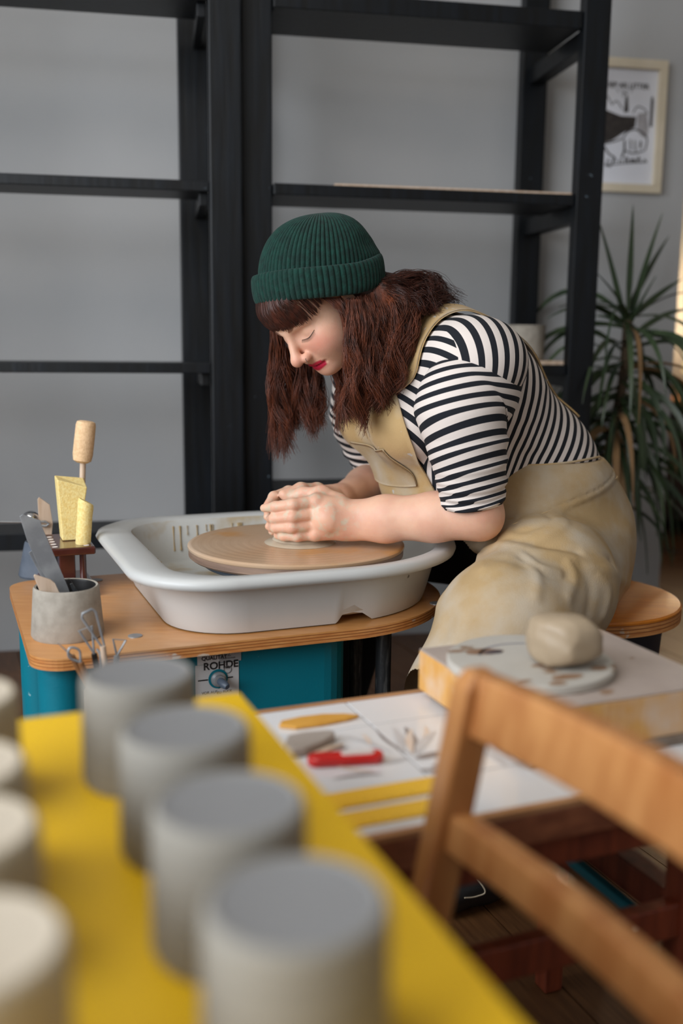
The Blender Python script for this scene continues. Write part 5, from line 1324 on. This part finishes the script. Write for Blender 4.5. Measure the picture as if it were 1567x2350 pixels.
# nape: curls thrown over the collar
nape = sheet([(875,640,.06),(930,635,.05),(985,650,.04),(1005,700,.06)], [(880,675,.08),(925,700,.10),(960,725,.11),(985,715,.10)], 1080, .00055, .016, 1.9, 7, .012, clump=16)
nape += sheet([(880,640,.0),(940,628,-.03),(1000,650,-.05),(1035,700,-.05)], [(885,650,.04),(945,650,.04),(990,660,.02),(1020,700,.03)], 350, .0006, .011, 1.9, 8, .02, clump=16)
strands('nape_hair', nape, M_HAIRD, person, 2, cap)
# far side: hanging beyond the face
farh = sheet([(628,700,-.075),(628,800,-.09),(632,900,-.09),(640,1035,-.085)], [(720,700,-.085),(725,800,-.10),(735,890,-.085),(745,965,-.075)], 2025, .00055, .013, 1.4, 7, .010, clump=26, endvar=.25)
farh += sheet([(740,830,-.06),(760,870,-.055),(770,910,-.05),(775,965,-.05)], [(800,840,-.02),(815,880,-.01),(822,910,.01),(812,945,.02)], 567, .00055, .007, 1.4, 6, .010, clump=12)
strands('far_hair', farh, M_HAIR, person, 3)
# dark under-layer so that no scalp shows between the strands
cx_ = (axis((-.12, .34, .004)), axis((-.14, .15, .004)), axis((.70, 1.08, .004)))
V_, Fq = surface_nets(cap.grid(cx_), cx_); q = (V_-OH) @ HR.T
fast_mesh('hair_underlayer', V_, Fq, M_HAIRD, person, None, ((q[:, 0] < .012) | (q[:, 2] > .066)) & (q[:, 0] < .05))
face = SDF(); face.p = [p for p in body.p if np.all(p[1] < OH+.16) and np.all(p[2] > OH-.16)]
# fringe: combed down over the forehead
fr_it = []
for _ in range(900):
    s = R.uniform(-.070, .062); cl_ = round(s/.0075)*.0075; s = cl_ + R.randn()*.0016
    y0 = s; y1 = s*1.02 + .004*R.randn()
    fx = lambda y: math.sqrt(max(0, 1-(y/.086)**2))
    if s > .03 and int(round(cl_/.0075)) % 2 == 0 and R.rand() < .8: continue
    zend = .0165 - .25*max(s, 0) + .12*max(-s, 0) + R.randn()*.002 + (abs(cl_)*1000 % 3)*.0012
    p0 = hd((.074*fx(y0), y0*.80, .074)); p1 = hd((.092*fx(y0)+.003, y0*.96, .052)); p2 = hd((.0925*fx(y1)+.005, y1, .030)); p3 = hd((.0925*fx(y1)+.003, y1, zend))
    fr_it.append(([p0, p1, p2, p3], .0010*R.uniform(.7, 1.3), .0012, .6))
strands('fringe', fr_it, M_HAIRD, person, 4, face)
tm = []
for _ in range(170):
    u = R.uniform(0, 1); u = round(u*6)/6 + R.randn()*.025; x0 = .018 + .040*u; yy = .072 - .012*max(0, u)
    ze = .016 - .014*u + R.randn()*.002
    tm.append(([hd((x0-.004, yy-.012, .082)), hd((x0+.002, yy, .060)), hd((x0+.005, yy, (.066+ze)/2)), hd((x0+.001, yy-.002, ze))], .0007*R.uniform(.7, 1.3), .0008, .6))
strands('temple_wisps', tm, M_HAIRD, person, 8, face)
# eyebrows, lashes, nose ring
def on_face_many(yz, off=.0005):
    yz = np.atleast_2d(yz); P_ = np.array([hd((.14, y, z)) for y, z in yz])
    for _ in range(30): P_ = P_ - HN[None, :]*(face.eval(P_)-off)[:, None]*.8
    return P_
br = []; yz = []
for s in (1, -1):
    for _ in range(300):
        t = R.uniform(0, 1)**.9; y = (.012+.032*t)*s; z = .0035 + .005*math.sin(t*2.2) + R.randn()*.0010*(1.2-t)
        yz += [(y, z), (y+.0065*s, z+.0012+.0006*R.randn())]
pts = on_face_many(yz)
for i in range(0, len(yz), 2): br.append(([pts[i], (pts[i]+pts[i+1])/2 + HN*.0003, pts[i+1]], .00022, 0, 1))
strands('eyebrow', br, mat('brow_hair', srgb(150,104,80), None, .6), person, 5)
la = []
for s in (1, -1):
    ts = np.linspace(0, 1, 34); pts = on_face_many([((.0175+.0305*t)*s, -.0215 - .0035*math.sin(t*PI) + .0035*t) for t in ts], .0003)
    for i, t in enumerate(ts):
        p = pts[i]; ln_ = .0045 + .003*t; q = p + HN*ln_*.75 - HU*ln_*.8 + HB_*(.004*(t-.3)*s)
        la.append(([p, p+HN*ln_*.45-HU*ln_*.25, q], .00020, 0, 1))
    for i in range(len(ts)-1): la.append(([pts[i], (pts[i]+pts[i+1])/2, pts[i+1]], .00032, 0, 1))
strands('eyelashes', la, mat('lash', srgb(24,18,18), None, .5), person, 6)
rg_ = []
for t in np.linspace(-.4, 3.6, 16): rg_.append(hd((.1030 + .0012*math.sin(t), .0150 + .0025*math.cos(t)*.7, -.0525 + .0052*math.cos(t))))
LB().tube(rg_, .00055, 8).build('nose_ring', MT['chrome'], person, smooth=True)
er = B(837, 790, .115)
LB().tube([er, er + np.array([0, 0, -.02])], .0009, 6).build('earring', MT['chrome'], person, smooth=True)

# ------------------------------------------------------------------ shoes
def shoe(s):
    S_ = SDF(); S_.chain([(.235, .345*s, .045), (.19, .358*s, .038), (.115, .378*s, .030)], [.044, .040, .030], .02).cone((.235, .345*s, .05), (.232, .345*s, .13), .045, .047, .02)
    x = (axis((.05, .32, .004)), axis(sorted((.28*s, .44*s)) + [.004] if False else (min(.27*s, .44*s), max(.27*s, .44*s), .004)), axis((-.02, .18, .004)))
    V_, Fq = surface_nets(S_.grid(x), x); V_[:, 2] = np.maximum(V_[:, 2], .004)
    o = fast_mesh('shoe', V_, Fq, M_LEATHER, person, None, V_[:, 2] < .14)
    if s > 0:
        pts = [B(1062, 1985, .388), B(1110, 2040, .400), B(1095, 2058, .405), B(1065, 2060, .405)]
        LB().tube(S_.snap(np.array(spline(pts, 20)), .001), .0012, 6).build('stitching', M_CREAM, o, smooth=True)
shoe(1); shoe(-1)
